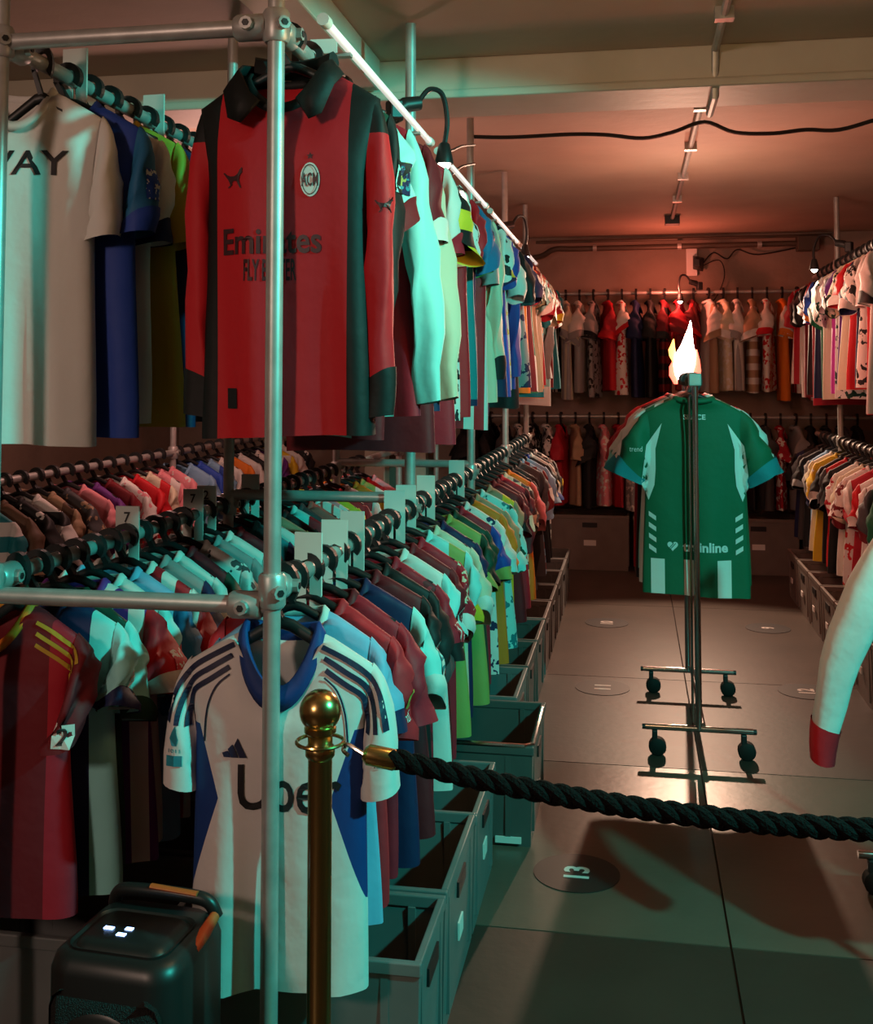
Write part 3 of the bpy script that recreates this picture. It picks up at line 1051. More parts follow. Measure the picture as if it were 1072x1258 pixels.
wu = ['black', 'charcoal', 'black', 'navy', 'black', 'black', ('white', 'grey'), ('white', 'black'), ('cream', 'grey'), ('white', 'grey'), ('grey', 'black'), ('crimson', 'red'), ('white', 'red'), 'navy', 'black', ('maroon', 'black'), ('crimson', 'maroon'),
      ('maroon', 'red'), ('white', 'tan'), ('cream', 'white'), ('white', 'grey'), ('tan', 'white'), ('white', 'red'), ('orange', 'orange'), ('white', 'crimson'), ('crimson', 'white'), ('crimson', 'red'), 'maroon', ('white', 'red')]
su = []
for q in wu:
    if isinstance(q, str):
        su.append(Sp(q, kind='short'))
    else:
        su.append(Sp(q[0], 'plain' if q[0] == 'orange' else RNG.choice(['panel', 'vstripes', 'speckle', 'hoops']), q[1], sleeve=q[0] if q[0] != 'orange' else 'white', cuff=q[1]))
wall_rail(2.07, su, [-1.36 + i * .107 for i in range(len(su))], 'shirts on the upper wall rail', '%s from the corner, upper wall rail', RNG, VT)
wlw = ['black', 'black', 'black', 'charcoal', ('white', 'black'), ('black', 'white'), ('white', 'black'), 'crimson', 'tan', 'black', ('pink', 'white'), 'crimson', ('grey', 'white'), 'charcoal', 'crimson', 'maroon', 'navy', ('cream', 'red'), 'black', ('red', 'white'), 'black', 'charcoal', ('crimson', 'white'), 'grey', 'black', 'black', 'charcoal', 'black']
sl = []
for q in wlw:
    sl.append(Sp(q, kind='short') if isinstance(q, str) else Sp(q[0], 'speckle', q[1], sleeve=q[0], spat=('speckle', q[1])))
wall_rail(1.13, sl, [-1.3 + i * .108 for i in range(len(sl))], 'shirts on the lower wall rail', '%s from the corner, lower wall rail', RNG, VS)

# ------------------------------------------------------------------ hero shirts
M_PRINT_BLK = mat('black_print', (.012, .012, .014), .5)
M_PRINT_WHT = mat('white_print', (.70, .69, .66), .5)
M_PRINT_NVY = mat('navy_print', (.006, .012, .05), .6)
M_PRINT_DRED = mat('dark_red_print', (.045, .004, .008), .5)
M_PRINT_TEAL = mat('teal_print', (.02, .26, .34), .5)
M_PRINT_GOLD = mat('gold_print', (.55, .36, .07), .5)
FR_U, FR_V = (1, 0, 0), (0, 0, 1)      # front: normal u x v = (0,-1,0)


def cat_logo(wd):
    """leaping cat, facing up to the right"""
    pts = [(-.50, .30), (-.44, .33), (-.30, .22), (-.12, .15), (.10, .14), (.26, .24), (.36, .42), (.46, .52), (.49, .46), (.46, .36), (.50, .30), (.42, .24), (.34, .10), (.32, -.04), (.38, -.22), (.44, -.38), (.38, -.40), (.28, -.22), (.20, -.08),
           (.04, -.06), (-.04, -.14), (-.02, -.24), (-.14, -.34), (-.24, -.38), (-.22, -.32), (-.12, -.25), (-.16, -.14), (-.22, -.02), (-.34, .12)]
    pts = pts[::-1]
    return [(a * wd, b * wd) for a, b in pts], [tuple(range(len(pts)))]


def lay_text(txt, wd, ht, tree, o, u, v, m, parent, name='lettering', bold=0.0, off=.0025, sub=0):
    vs, fs = text_mesh(txt, wd, ht, bold)
    return decal(name, [(q.x, q.y) for q in vs], fs, tree, o, u, v, m, parent, off, sub)


# --- red and black long-sleeved shirt
vh = Variant(101, 'long', q=dict(yo=0, th=.9, out=-.004, wob=.5), L=.72, W=.168, hem=.178, th=.055, fold=1.6, nw=.088, dip=.075, shw=.19)
spR = Sp('red', 'panel', 'black', collar='black', kind='long', k=.118)
C['heroblack'] = (.007, .009, .009)
spR = Sp('red', 'panel', 'heroblack', collar='heroblack', sleeve='red', cuff='heroblack', kind='long', k=.137)
rr, PP = shirt((XA, 2.085, RT - .006), R(-4), spR, 'red and black long-sleeved polo shirt hanging behind the front post', 'shirts on the upper rail behind the front post', vh, sides=())
hanger((XA, 2.085, RT), R(-4), 'upper rail behind the front post', 'black plastic hanger inside the red and black shirt')
for s in (-1, 1):
    PP['sl%d' % s].material_slots[0].material = fabric('red', 'yoke', 'heroblack', -.13)
tr = bvh_of([PP['body']])
# polo collar flaps
for s in (-1, 1):
    pts = [(.086 * s, .022, .030), (.094 * s, -.018, .022), (.088 * s, -.052, .004), (.060 * s, -.070, -.045), (.040 * s, -.066, -.062)]
    low = [(.108 * s, .030, .000), (.122 * s, -.022, -.012), (.116 * s, -.060, -.040), (.098 * s, -.078, -.098), (.074 * s, -.082, -.108)]
    vs = [Vector(q) for q in pts] + [Vector(q) for q in low]
    vs += [q + Vector((-.004 * s, .005, -.002)) for q in vs]
    n = 5
    fs = []
    for i in range(n - 1):
        fs += [(i, i + 1, n + i + 1, n + i), (2 * n + i, 3 * n + i, 3 * n + i + 1, 2 * n + i + 1), (i, 2 * n + i, 2 * n + i + 1, i + 1), (n + i, n + i + 1, 3 * n + i + 1, 3 * n + i)]
    fs += [(0, n, 3 * n, 2 * n), (n - 1, 3 * n - 1, 4 * n - 1, 2 * n - 1)]
    o = mesh_obj('collar_flap', vs, fs, fabric('heroblack'), rr, True)
mbk = MB().tube([(-.086, .022, .028), (-.05, .040, .024), (0, .046, .020), (.05, .040, .024), (.086, .022, .028)], .014, 8, flat=1.5)
mbk.build('collar_stand', fabric('heroblack'), rr, True)
decal('placket', [(-.016, .02), (.016, .02), (0, -.022)][::-1], [(0, 1, 2)], tr, (0, 0, -.085), FR_U, FR_V, fabric('heroblack'), rr)
vs, fs = cat_logo(.045)
decal('brand_mark', vs, fs, tr, (-.098, 0, -.215), FR_U, FR_V, M_PRINT_DRED, rr)
cr = decal('crest', *ellipse2d(.0195, .033), tr, (.064, 0, -.222), FR_U, FR_V, M_PRINT_WHT, rr, .003, 2)
e1, _ = ellipse2d(.0165, .0295)
e2, _ = ellipse2d(.0150, .0275)
decal('crest_ring', e1 + e2, [(i, (i + 1) % 28, 28 + (i + 1) % 28, 28 + i) for i in range(28)], tr, (.064, 0, -.222), FR_U, FR_V, M_PRINT_DRED, cr, .0045)
lay_text('ACM', .034, .026, tr, (.064, 0, -.222), FR_U, FR_V, M_PRINT_DRED, cr, bold=.02, off=.005)
st = []
for i in range(10):
    rad = .0075 if i % 2 == 0 else .003
    st.append((rad * math.sin(2 * PI * i / 10), rad * math.cos(2 * PI * i / 10)))
decal('crest_star', st[::-1], [tuple(range(10))], tr, (.064, 0, -.176), FR_U, FR_V, M_PRINT_DRED, cr)
lay_text('Emirates', .205, .052, tr, (-.018, 0, -.338), FR_U, FR_V, M_PRINT_DRED, rr, bold=.02)
lay_text('FLY BETTER', .105, .042, tr, (-.018, 0, -.395), FR_U, FR_V, M_PRINT_DRED, rr, bold=.02)
decal('hem_label', [(-.012, -.02), (.012, -.02), (.012, .02), (-.012, .02)], [(0, 1, 2, 3)], tr, (-.103, 0, -.645), FR_U, FR_V, fabric('black'), rr, sub=2)
trs = bvh_of([PP['sl1']])
vs, fs = cat_logo(.035)
decal('sleeve_brand_mark', vs, fs, trs, (.205, 0, -.275), FR_U, FR_V, M_PRINT_DRED, rr)

# --- white shirt with blue trim
C['herowhite'] = (.70, .68, .66)
C['trimblue'] = (.012, .045, .20)
vw = Variant(103, 'short', q=dict(yo=0, th=1.0, wob=.15), L=.655, W=.166, hem=.172, th=.055, fold=1.5, nw=.078, dip=.115, shw=.185)
spU = Sp('herowhite', 'diamond', 'trimblue', sleeve='herowhite', collar='trimblue', k=.106)
ru, PU = shirt((XA, 2.062, RLW - .024), R(2), spU, 'white shirt with blue collar and dark shoulder stripes behind the stanchion', 'shirts on the lower rail behind the front post', vw, sides=())
hanger((XA, 2.062, RLW), R(2), 'lower rail behind the front post', 'black plastic hanger inside the white shirt with blue collar').scale = (1, 1, 1.3)
PU['collar'].data = to_mesh('collar', collar_geo([v.co.copy() for v in vw.body.vertices[:40]], h=.042, t=.008), M_DEF)
PU['collar'].material_slots[0].link = 'OBJECT'
PU['collar'].material_slots[0].material = fabric('trimblue')
tr = bvh_of([PU['body']])
tra = bvh_of([PU['body'], PU['sl1'], PU['sl-1']])
for s in (-1, 1):
    for k in range(3):
        d = k * .021
        pl = [(s * (.086 + .004 * k), -.020 - d), (s * .13, -.043 - d), (s * (.168 - .002 * k), -.066 - d * 1.0), (s * (.194 - d * .55), -.098 - d * .9), (s * (.206 - d * .75), -.135 - d * .55), (s * (.212 - d * .9), -.168 - d * .2)]
        pl2 = [(q.x, q.y) for q in smooth_path([(a, b_, 0) for a, b_ in pl], 4)]
        vs, fs = strip2d(pl2, .0095)
        decal('shoulder_stripe', vs, fs, tra, (0, 0, 0), FR_U, FR_V, M_PRINT_NVY, ru, .003)
    pl = [(s * .092, -.075), (s * .118, -.098), (s * .134, -.14), (s * .139, -.20)]
    vs, fs = strip2d([(q.x, q.y) for q in smooth_path([(a, b_, 0) for a, b_ in pl], 4)], .0035)
    decal('seam_piping', vs, fs, tr, (0, 0, 0), FR_U, FR_V, M_PRINT_NVY, ru, .003)
lg = []
for k, (x0, hgt) in enumerate(((-.018, .012), (-.003, .024), (.013, .036))):
    q = [(x0 - .010, -.016), (x0 + .004, -.016), (x0 + .004 - hgt * .42, -.016 + hgt), (x0 - .006 - hgt * .32, -.016 + hgt * .72)]
    q = [(x0 - .0095 - (k * .0), -.018), (x0 + .0045, -.018), (x0 + .0045 - hgt * .50, -.018 + hgt), (x0 - .0095 - hgt * .30, -.018 + hgt * .62)]
    decal('brand_bar', q, [(0, 1, 2, 3)], tr, (-.068, 0, -.205), FR_U, FR_V, M_PRINT_NVY, ru, .003)
lay_text('Uber', .195, .086, tr, (.030, 0, -.278), FR_U, FR_V, M_PRINT_BLK, ru, bold=.012)
trs = bvh_of([PU['sl1']])
lay_text('ONER', .042, .017, trs, (.194, 0, -.205), FR_U, FR_V, M_PRINT_BLK, ru, bold=.03)
lay_text('REC', .022, .012, trs, (.202, 0, -.226), FR_U, FR_V, M_PRINT_BLK, ru, bold=.03)
trs = bvh_of([PU['sl-1']])
decal('sleeve_badge', [(-.004, -.022), (.006, -.022), (.009, -.010), (.006, .0), (.003, .016), (-.004, .004), (-.009, -.008)], [tuple(range(7))], trs, (-.197, 0, -.188), FR_U, FR_V, M_PRINT_TEAL, ru)
decal('sleeve_badge', [(-.016, -.01), (.016, -.01), (.016, .01), (-.016, .01)], [(0, 1, 2, 3)], trs, (-.196, 0, -.238), FR_U, FR_V, M_PRINT_TEAL, ru, sub=1)
lay_text('1011', .024, .007, trs, (-.196, 0, -.219), FR_U, FR_V, M_PRINT_TEAL, ru)

# --- white lettered shirt on the back-to-back rail
va = Variant(105, 'short', q=dict(yo=.01, th=1.3, len=1.1, out=-.01, wob=.4), L=.765, W=.165, hem=.175, th=.055, fold=1.5)
ra, PA = shirt((XB - .06, 2.16, RT + .01), R(14), Sp('white', collar='white'), 'white shirt with black lettering hanging at the front of the back rail', 'shirts on the upper back-to-back rail', va, sides=())
hanger((XB, 2.16, RT), R(14), 'upper back-to-back rail', 'black plastic hanger inside the white lettered shirt').scale = (.68, 1, 1.3)
ra.location.x = XB - .055
tr = bvh_of([PA['body']])
lay_text('WAY', .21, .055, tr, (.015, 0, -.165), FR_U, FR_V, M_PRINT_BLK, ra, bold=.012)
lay_text('A', .026, .022, tr, (-.06, 0, -.43), FR_U, FR_V, M_PRINT_BLK, ra)

# --- sleeve print on neighbours of the heroes, laid on the aisle side (normal +x)
SD_U, SD_V = (0, 1, 0), (0, 0, 1)


def side_text(P, root, txt, wd, ht, y, z, m, bold=.02):
    t = bvh_of([P['sl1']])
    return lay_text(txt, wd, ht, t, (.2, y, z), SD_U, SD_V, m, root, bold=bold)


resLA[0][0].scale = (.86, .9, 1)
HG[resLA[0][0].name].scale = (.84, 1, 1)
resLA[0][0].rotation_euler.z = HG[resLA[0][0].name].rotation_euler.z = R(4)
r2, P2 = resLA[1]
r2.scale = (1.05, 1, 1)
r2.rotation_euler.z = HG[r2.name].rotation_euler.z = R(-8)
t = bvh_of([P2['sl1'], P2['body']])
e1 = [(.020 * math.cos(R(60 + 240 * i / 14)), .020 * math.sin(R(60 + 240 * i / 14))) for i in range(15)]
e2 = [(.006 + .013 * math.cos(R(60 + 240 * i / 14)), .013 * math.sin(R(60 + 240 * i / 14))) for i in range(15)]
decal('crescent_emblem', e1 + e2, [(i, i + 1, 16 + i, 15 + i) for i in range(14)], t, (.2, 0, -.175), SD_U, SD_V, M_PRINT_GOLD, r2)
lay_text('dnaf', .045, .02, t, (.2, 0, -.212), SD_U, SD_V, M_PRINT_WHT, r2)
r3, P3 = resLB[1]
side_text(P3, r3, 'b', .028, .034, -.005, -.165, M_PRINT_WHT)
side_text(P3, r3, 'S', .028, .034, -.005, -.215, M_PRINT_WHT)
r4, P4 = resLB[0]
r4.location.x -= .04
HG[r4.name].scale = (.8, 1, 1.2)
t = bvh_of([P4['sl1'], P4['body']])
for k in range(3):
    pl = [(.10, -.03 - k * .022), (.15, -.058 - k * .022), (.185 - k * .006, -.085 - k * .02), (.196 - k * .010, -.105 - k * .018)]
    vs, fs = strip2d([(q.x, q.y) for q in smooth_path([(a, b_, 0) for a, b_ in pl], 4)], .008)
    decal('shoulder_stripe', vs, fs, t, (0, 0, 0), FR_U, FR_V, fabric('mustard'), r4, .003)
bd = decal('sleeve_badge', [(-.02, -.022), (.02, -.022), (.02, .022), (-.02, .022)], [(0, 1, 2, 3)], bvh_of([P4['sl1']]), (.190, 0, -.235), FR_U, FR_V, M_PRINT_WHT, r4, sub=1)
lay_text('2', .022, .032, bvh_of([P4['sl1']]), (.192, 0, -.235), FR_U, FR_V, M_PRINT_BLK, bd, bold=.03, off=.005)
r5, P5 = resUA[1]
side_text(P5, r5, '35', .05, .05, 0, -.185, M_PRINT_TEAL)
# box patch lettered IIHF low on a dark shirt of the upper rail
r6, P6 = resUA[6]
t = bvh_of([P6['body']])
bx = decal('hem_patch', [(-.055, -.018), (.055, -.018), (.055, .018), (-.055, .018)], [(0, 1, 2, 3)], t, (.11, 0, -.655), FR_U, FR_V, M_PRINT_WHT, r6, .004, 2)
lay_text('IIHF', .085, .024, t, (.11, 0, -.655), FR_U, FR_V, mat('red_print', (.5, .02, .02), .5), bx, bold=.03, off=.007)
r7, P7 = resUA[14]
t = bvh_of([P7['body']])
bx = decal('hem_patch', [(-.05, -.016), (.05, -.016), (.05, .016), (-.05, .016)], [(0, 1, 2, 3)], t, (.10, 0, -.64), FR_U, FR_V, M_PRINT_WHT, r7, .004, 2)
lay_text('IIHF', .075, .02, t, (.10, 0, -.64), FR_U, FR_V, mat('red_print', (.5, .02, .02), .5), bx, bold=.03, off=.007)

# ------------------------------------------------------------------ divider boards on the rails
def divider(X, y, z, label, txt=None, m=M_TAG, dz=0.0):
    d = empty('rail_divider', (X, y, z), R(RNG.uniform(-6, 6)), label, 'divider', 'boards dividing the shirts on the rails')
    o = MB()
    n = 12
    # board with a hole for the rail and a slot below it
    vs, fs = [], []
    out = [(-.030, -.085), (-.004, -.085), (-.004, -.02), (-.021, 0), (-.015, .015), (0, .021), (.015, .015), (.021, 0), (.004, -.02), (.004, -.085), (.030, -.085), (.030, .075), (-.030, .075)]
    for yy in (-.003, .003):
        vs += [(a, yy, b_) for a, b_ in out]
    k = len(out)
    fs = [tuple(range(k)), tuple(range(2 * k - 1, k - 1, -1))] + [(i, k + i, k + (i + 1) % k, (i + 1) % k) for i in range(k)]
    o.add(vs, fs).build('board', m, d)
    if txt:
        v2, f2 = text_mesh(txt, .016, .026, .02)
        mesh_obj('number', [(q.x, -.0045, q.y + .048) for q in v2], f2, M_PRINT_BLK, d)
    return d


WHT_TAG = mat('white_divider_board', (.75, .73, .68), .5)
for i, (y, m, nm) in enumerate(((2.235, WHT_TAG, 'white'), (2.44, M_TAG, 'pale'), (2.60, M_TAG, 'pale'), (3.08, M_TAG, 'pale'), (3.24, M_TAG, 'pale'), (3.56, WHT_TAG, 'white'), (4.2, M_TAG, 'pale'))):
    divider(XA, y, RLW, '%s divider board on the lower rail, %s from the front post' % (nm, ordw(i + 1)), None, m)
for i, (y, t) in enumerate(((2.60, '7'), (3.02, '7'), (3.12, '2'), (3.5, None))):
    divider(XB, y, RLW, ('pale divider board%s on lower back-to-back rail, %s from the speaker' % ((' numbered ' + t) if t else '', ordw(i + 1))), t)
for i, y in enumerate((2.3, 2.72, 3.1)):
    divider(XB, y, RT, 'pale divider board on the upper back-to-back rail, %s from the lettered shirt' % ordw(i + 1))
divider(XA, 2.33, RT, 'pale divider board on the upper rail behind the red shirt')


# ------------------------------------------------------------------ crates
def crate(loc, wx, wy, h, m, label, group, handle_side='x', label_spot=None, rz=0.0):
    """open stacking crate; loc = centre of its base"""
    r = empty('storage_crate', loc, rz, label, 'crate', group)
    a, c = wx / 2, wy / 2
    t, tp = .012, .012
    mb = MB()

    def frus(x0, x1, y0, y1, z0, x2, x3, y2, y3, z1):
        return [(x0, y0, z0), (x1, y0, z0), (x1, y1, z0), (x0, y1, z0), (x2, y2, z1), (x3, y2, z1), (x3, y3, z1), (x2, y3, z1)]
    o = frus(-a + tp, a - tp, -c + tp, c - tp, 0, -a + .004, a - .004, -c + .004, c - .004, h)
    i_ = frus(-a + tp + t, a - tp - t, -c + tp + t, c - tp - t, t, -a + t, a - t, -c + t, c - t, h)
    mb.add(o + i_, [(0, 3, 2, 1), (0, 1, 5, 4), (1, 2, 6, 5), (2, 3, 7, 6), (3, 0, 4, 7), (8, 9, 10, 11), (8, 12, 13, 9), (9, 13, 14, 10), (10, 14, 15, 11), (11, 15, 12, 8),
                    (4, 5, 13, 12), (5, 6, 14, 13), (6, 7, 15, 14), (7, 4, 12, 15)])
    mb.build('body', m, r)
    rim = MB()
    rw = .016
    for (x0, x1, y0, y1) in ((-a, a, -c, -c + rw), (-a, a, c - rw, c), (-a, -a + rw, -c + rw, c - rw), (a - rw, a, -c + rw, c - rw)):
        rim.box(x0, x1, y0, y1, h - .022, h + .004)
    rim.build('rim', m, r, bevel=.003)
    for s in (-1, 1):
        for f in (-.72, .72):
            MB().box(f * a - .008, f * a + .008, s * (c - .012) - .008, s * (c - .012) + .008, .03, h - .02).build('rib', m, r)
            MB().box(s * (a - .012) - .008, s * (a - .012) + .008, f * c - .008, f * c + .008, .03, h - .02).build('rib', m, r)
    for s in (-1, 1):
        if handle_side == 'x':
            MB().box(s * (a - .004) - .004, s * (a - .004) + .004, -.055, .055, h - .085, h - .05).build('handle_slot', M_BLACK, r)
        else:
            MB().box(-.055, .055, s * (c - .004) - .004, s * (c - .004) + .004, h - .085, h - .05).build('handle_slot', M_BLACK, r)
    if label_spot:
        x0, x1, y0, y1, z0, z1 = label_spot
        MB().box(x0, x1, y0, y1, z0, z1).build('paper_label', M_LABEL, r)
    return r


GA = 'crates under the front-post rack'
yc = 2.14
crs = [(.30, .315), (.46, .315), (.42, .30)]
y = 2.125
for i, (wy, h) in enumerate(crs):
    crate((-.67, y + wy / 2, 0), .52, wy - .01, h, M_CRATE, 'grey open plastic crate, %s behind the front post, under the lower rail' % ordw(i + 1), GA,
          label_spot=(.2525, .257, -.03, .03, .12, .16) if i else None)
    y += wy
crate((-.60, 3.43 + .25, 0), .58, .48, .30, M_CRATE_D, 'dark grey crate with rim highlight bar pulled out into the aisle', GA, label_spot=(.17, .25, -.2405, -.232, .012, .03))
# chrome bar standing in for the highlight along that crate's rim
dk = [o for o in bpy.data.objects if o.get('label') == 'dark grey crate with rim highlight bar pulled out into the aisle'][0]
MB().tube([(-.24, -.235, .306), (.262, -.235, .306), (.284, -.215, .306), (.284, .16, .306)], .0075, 8).build('rim_highlight', M_CHROME, dk, True)
y = 3.95
for i in range(8):
    crate((-.665, y + .21, 0), .50, .41, .30, M_CRATE_D if i % 3 else M_CRATE, 'grey crate under the lower rail, %s behind the pulled-out crate' % ordw(i + 1), GA)
    y += .43
y = 2.12
for i in range(4):
    crate((-1.215, y + .21, 0), .50, .41, .30, M_CRATE, 'grey crate under the back-to-back rack, %s behind the speaker' % ordw(i + 1), 'crates under the back-to-back rack')
    y += .43
y = 4.6
for i in range(7):
    crate((1.24, y + .21, 0), .50, .41, .30, M_CRATE_B, 'brown-grey crate under the rack across the aisle, %s from its near end' % ordw(i + 1), 'crates under the rack across the aisle', label_spot=(-.2545, -.249, -.03, .03, .12, .15))
    y += .43
for i in range(5):
    crate((-.93 + i * .605, 8.52, 0), .58, .42, .40, M_CRATE_B, 'large brown-grey crate against the back wall, %s from the corner' % ordw(i + 1), 'crates against the back wall', handle_side='y', label_spot=(-.045, .045, -.2085, -.2035, .18, .22))

# ------------------------------------------------------------------ rolling rack in the aisle
RX, RY0, RY1, RZ = .235, 4.36, 5.20, 1.425
rk = empty('rolling_clothes_rack', (RX, RY0, 0), label='chrome rolling rack with the green shirt standing in the aisle', cat='clothes rack')
dl = RY1 - RY0
for yy in (0, dl):
    q = MB().tube([(-.20, yy, .105), (.20, yy, .105)], .0115, 10).build('base_bar', M_CHROME, rk, True)
    for s in (-1, 1):
        MB().lathe([(.011, 0), (.011, .012)], 10, (s * .20 - (.012 if s < 0 else 0), yy, .105), 'x').build('end_cap', M_BLACK, q)
    MB().tube([(0, yy, .105), (0, yy, RZ)], .0125, 12).build('pole', M_CHROME, rk, True)
    for s in (-1, 1):
        cs = MB().box(s * .165 - .010, s * .165 + .010, yy - .014, yy + .014, .045, .094).build('caster', M_BLACK, rk, bevel=.004)
        MB().lathe([(.026, -.022), (.033, -.017), (.033, .017), (.026, .022)], 20, (s * .165 + .010, yy, .033), 'y').build('wheel', M_RUBBER, cs, True)
pipe('rail', (0, -.01, RZ), (0, dl + .01, RZ), rk, .0125)
MB().tube([(.016, .0, .118), (.016, dl, .118)], .010, 10).build('lower_bar', M_CHROME, rk, True)
MB().tube([(-.022, -.002, .13), (-.022, -.002, RZ - .06)], .005, 8).build('adjusting_rod', M_CHROME, rk, True)
MB().box(-.024, .024, -.024, .024, RZ - .02, RZ + .03).build('top_joint', M_STEEL, rk, bevel=.005)
MB().box(-.020, .020, dl - .02, dl + .02, RZ - .02, RZ + .025).build('top_joint', M_STEEL, rk, bevel=.005)

C['herogreen'] = (.006, .115, .055)
C['heroteal'] = (.006, .16, .10)
G = 'shirts on the rolling rack'
rg, PG = shirt((RX, RY0 + .075, RZ), PI + R(-1), Sp('herogreen', 'greenfoot', 'white', collar='herogreen', sleeve='herogreen', cuff='teal'), 'green shirt with white side panels and lettering on the rolling rack', G, VP[0], sides=())
hanger((RX, RY0 + .075, RZ), PI, 'rolling rack', 'black plastic hanger inside the green shirt')
# its back faces the aisle entrance: local +y is towards the viewer
BK_U, BK_V = (-1, 0, 0), (0, 0, 1)
tr = bvh_of([PG['body']])
tra = bvh_of([PG['body'], PG['sl1'], PG['sl-1']])
lay_text('SPACE', .085, .02, tr, (0, 0, -.075), BK_U, BK_V, M_PRINT_WHT, rg, bold=.02)
lay_text('trainline', .17, .038, tr, (-.035, 0, -.575), BK_U, BK_V, M_PRINT_WHT, rg, bold=.03)
hp = []
for i in range(24):
    t_ = 2 * PI * i / 24
    hp.append((.0017 * 16 * math.sin(t_) ** 3 * .75, .0017 * (13 * math.cos(t_) - 5 * math.cos(2 * t_) - 2 * math.cos(3 * t_) - math.cos(4 * t_)) * .75))
hb = decal('heart_mark', hp[::-1], [tuple(range(24))], tr, (.088, 0, -.573), BK_U, BK_V, M_PRINT_WHT, rg, .0025)
for k in (-1, 1):
    vs, fs = strip2d([(-.012 + k * .004, -.012 + k * .0), (.008 + k * .004, .010 + k * .0)], .003)
    decal('heart_line', vs, fs, tr, (.088, 0, -.573), BK_U, BK_V, fabric('herogreen'), hb, .005)
for s in (-1, 1):
    pan = [(s * .118, -.11), (s * .165, -.17), (s * .20, -.24), (s * .225, -.34), (s * .195, -.345), (s * .165, -.31), (s * .15, -.24), (s * .145, -.18)]
    pan = [(s * .125, -.10), (s * .185, -.185), (s * .205, -.335), (s * .178, -.40), (s * .155, -.34), (s * .150, -.28), (s * .150, -.20)]
    if s > 0:
        pan = pan[::-1]
    decal('side_panel', [(a, b_) for a, b_ in pan], [tuple(range(len(pan)))], tra, (0, 0, 0), BK_U, BK_V, M_PRINT_WHT, rg, .004, 2)
    for k in range(4):
        zc = -.455 - k * .042
        q = [(s * .178, zc + .012), (s * .150, zc - .006), (s * .150, zc - .024), (s * .178, zc - .006)]
        decal('chevron', q if s > 0 else q[::-1], [(0, 1, 2, 3)], tr, (0, 0, 0), BK_U, BK_V, M_PRINT_WHT, rg, .003, 1)
lay_text('trend', .05, .02, bvh_of([PG['sl1']]), (.225, 0, -.20), BK_U, BK_V, M_PRINT_WHT, rg)
rs = [Sp('white', 'vstripes', 'green', sleeve='white', cuff='teal', desc='white shirt with green stripes'), Sp('aqua', sleeve='white', cuff='aqua', desc='pale aqua shirt with white sleeves'), Sp('black', sleeve='white', desc='black shirt with white sleeves'),
      Sp('maroon', sleeve='crimson', desc='maroon shirt with crimson sleeves'), Sp('crimson', sleeve='crimson', desc='plain crimson shirt')]
for i, sp in enumerate(rs):
    yy = RY0 + .19 + i * .125
    rz = PI + R((-8, -12, 5, 10, 3)[i])
    q_, _ = shirt((RX, yy, RZ), rz, sp, sp.desc + ', %s behind the green shirt on the rolling rack' % ordw(i + 1), G, VP[(1, 2, 3, 0, 3)[i]], sides=())
    q_.scale = (1.07 + .025 * i, 1, 1)
    hanger((RX, yy, RZ), rz, 'rolling rack', 'black plastic hanger, %s behind the green shirt on rolling rack' % ordw(i + 1))

# ------------------------------------------------------------------ flare burning on top of the rolling rack
M_FCORE = mat('flame_core', (1, 1, 1), .5, emit=(1, .80, .72), estr=14)
M_FR = mat('flame_red', (1, .1, .05), .5, emit=(1, .10, .06), estr=5)
M_FO = mat('flame_orange', (1, .4, .05), .5, emit=(1, .42, .08), estr=5)
fr = empty('burning_flare', (RX + .018, RY1 + .038, RZ - .05), label='burning flare with white flame on top of the rolling rack', cat='flare')
MB().tube([(0, 0, 0), (0, 0, .05)], .014, 12).build('tube', mat('flare_paper', (.5, .03, .03), .6), fr, True)


def flame(name, pts, m, parent, ph=0.0, n=14):
    mb = MB()
    vs, fs = [], []
    for i, (x, y, z, r) in enumerate(pts):
        for k in range(n):
            a = 2 * PI * k / n
            q = r * (1 + .16 * math.sin(3 * a + ph + i * .9))
            vs.append((x + q * math.cos(a), y + q * math.sin(a) * .8, z))
    for i in range(len(pts) - 1):
        for k in range(n):
            k2 = (k + 1) % n
            fs.append((i * n + k, i * n + k2, (i + 1) * n + k2, (i + 1) * n + k))
    fs += [tuple(range(n - 1, -1, -1)), tuple((len(pts) - 1) * n + k for k in range(n))]
    mb.add(vs, fs)
    return mb.build(name, m, parent, True)


flame('flame', [(-.012, 0, .04, .022), (-.022, 0, .07, .042), (-.022, 0, .12, .050), (-.012, 0, .17, .044), (-.002, 0, .21, .028), (.006, 0, .25, .018), (.012, 0, .29, .009), (.014, 0, .325, .002)], M_FCORE, fr)
flame('flame_tongue', [(-.062, 0, .13, .006), (-.070, 0, .16, .016), (-.073, 0, .19, .015), (-.068, 0, .215, .008), (-.064, 0, .24, .002)], M_FO, fr, 1.0)
flame('flame_tongue', [(.040, 0, .05, .008), (.038, .005, .09, .020), (.038, .005, .14, .016), (.040, .005, .19, .003)], M_FR, fr, 2.0)
flame('flame_tongue', [(-.056, .01, .03, .008), (-.066, .01, .07, .018), (-.068, .01, .11, .015), (-.066, .01, .14, .003)], M_FR, fr, 3.0)
d = bpy.data.lights.new('flare_light', 'POINT')
d.color = (1, .20, .12)
d.energy = 16
d.shadow_soft_size = .05
lo = bpy.data.objects.new('flare_light', d)
COL.objects.link(lo)
lo.parent = fr
lo.location = (0, .0, .36)

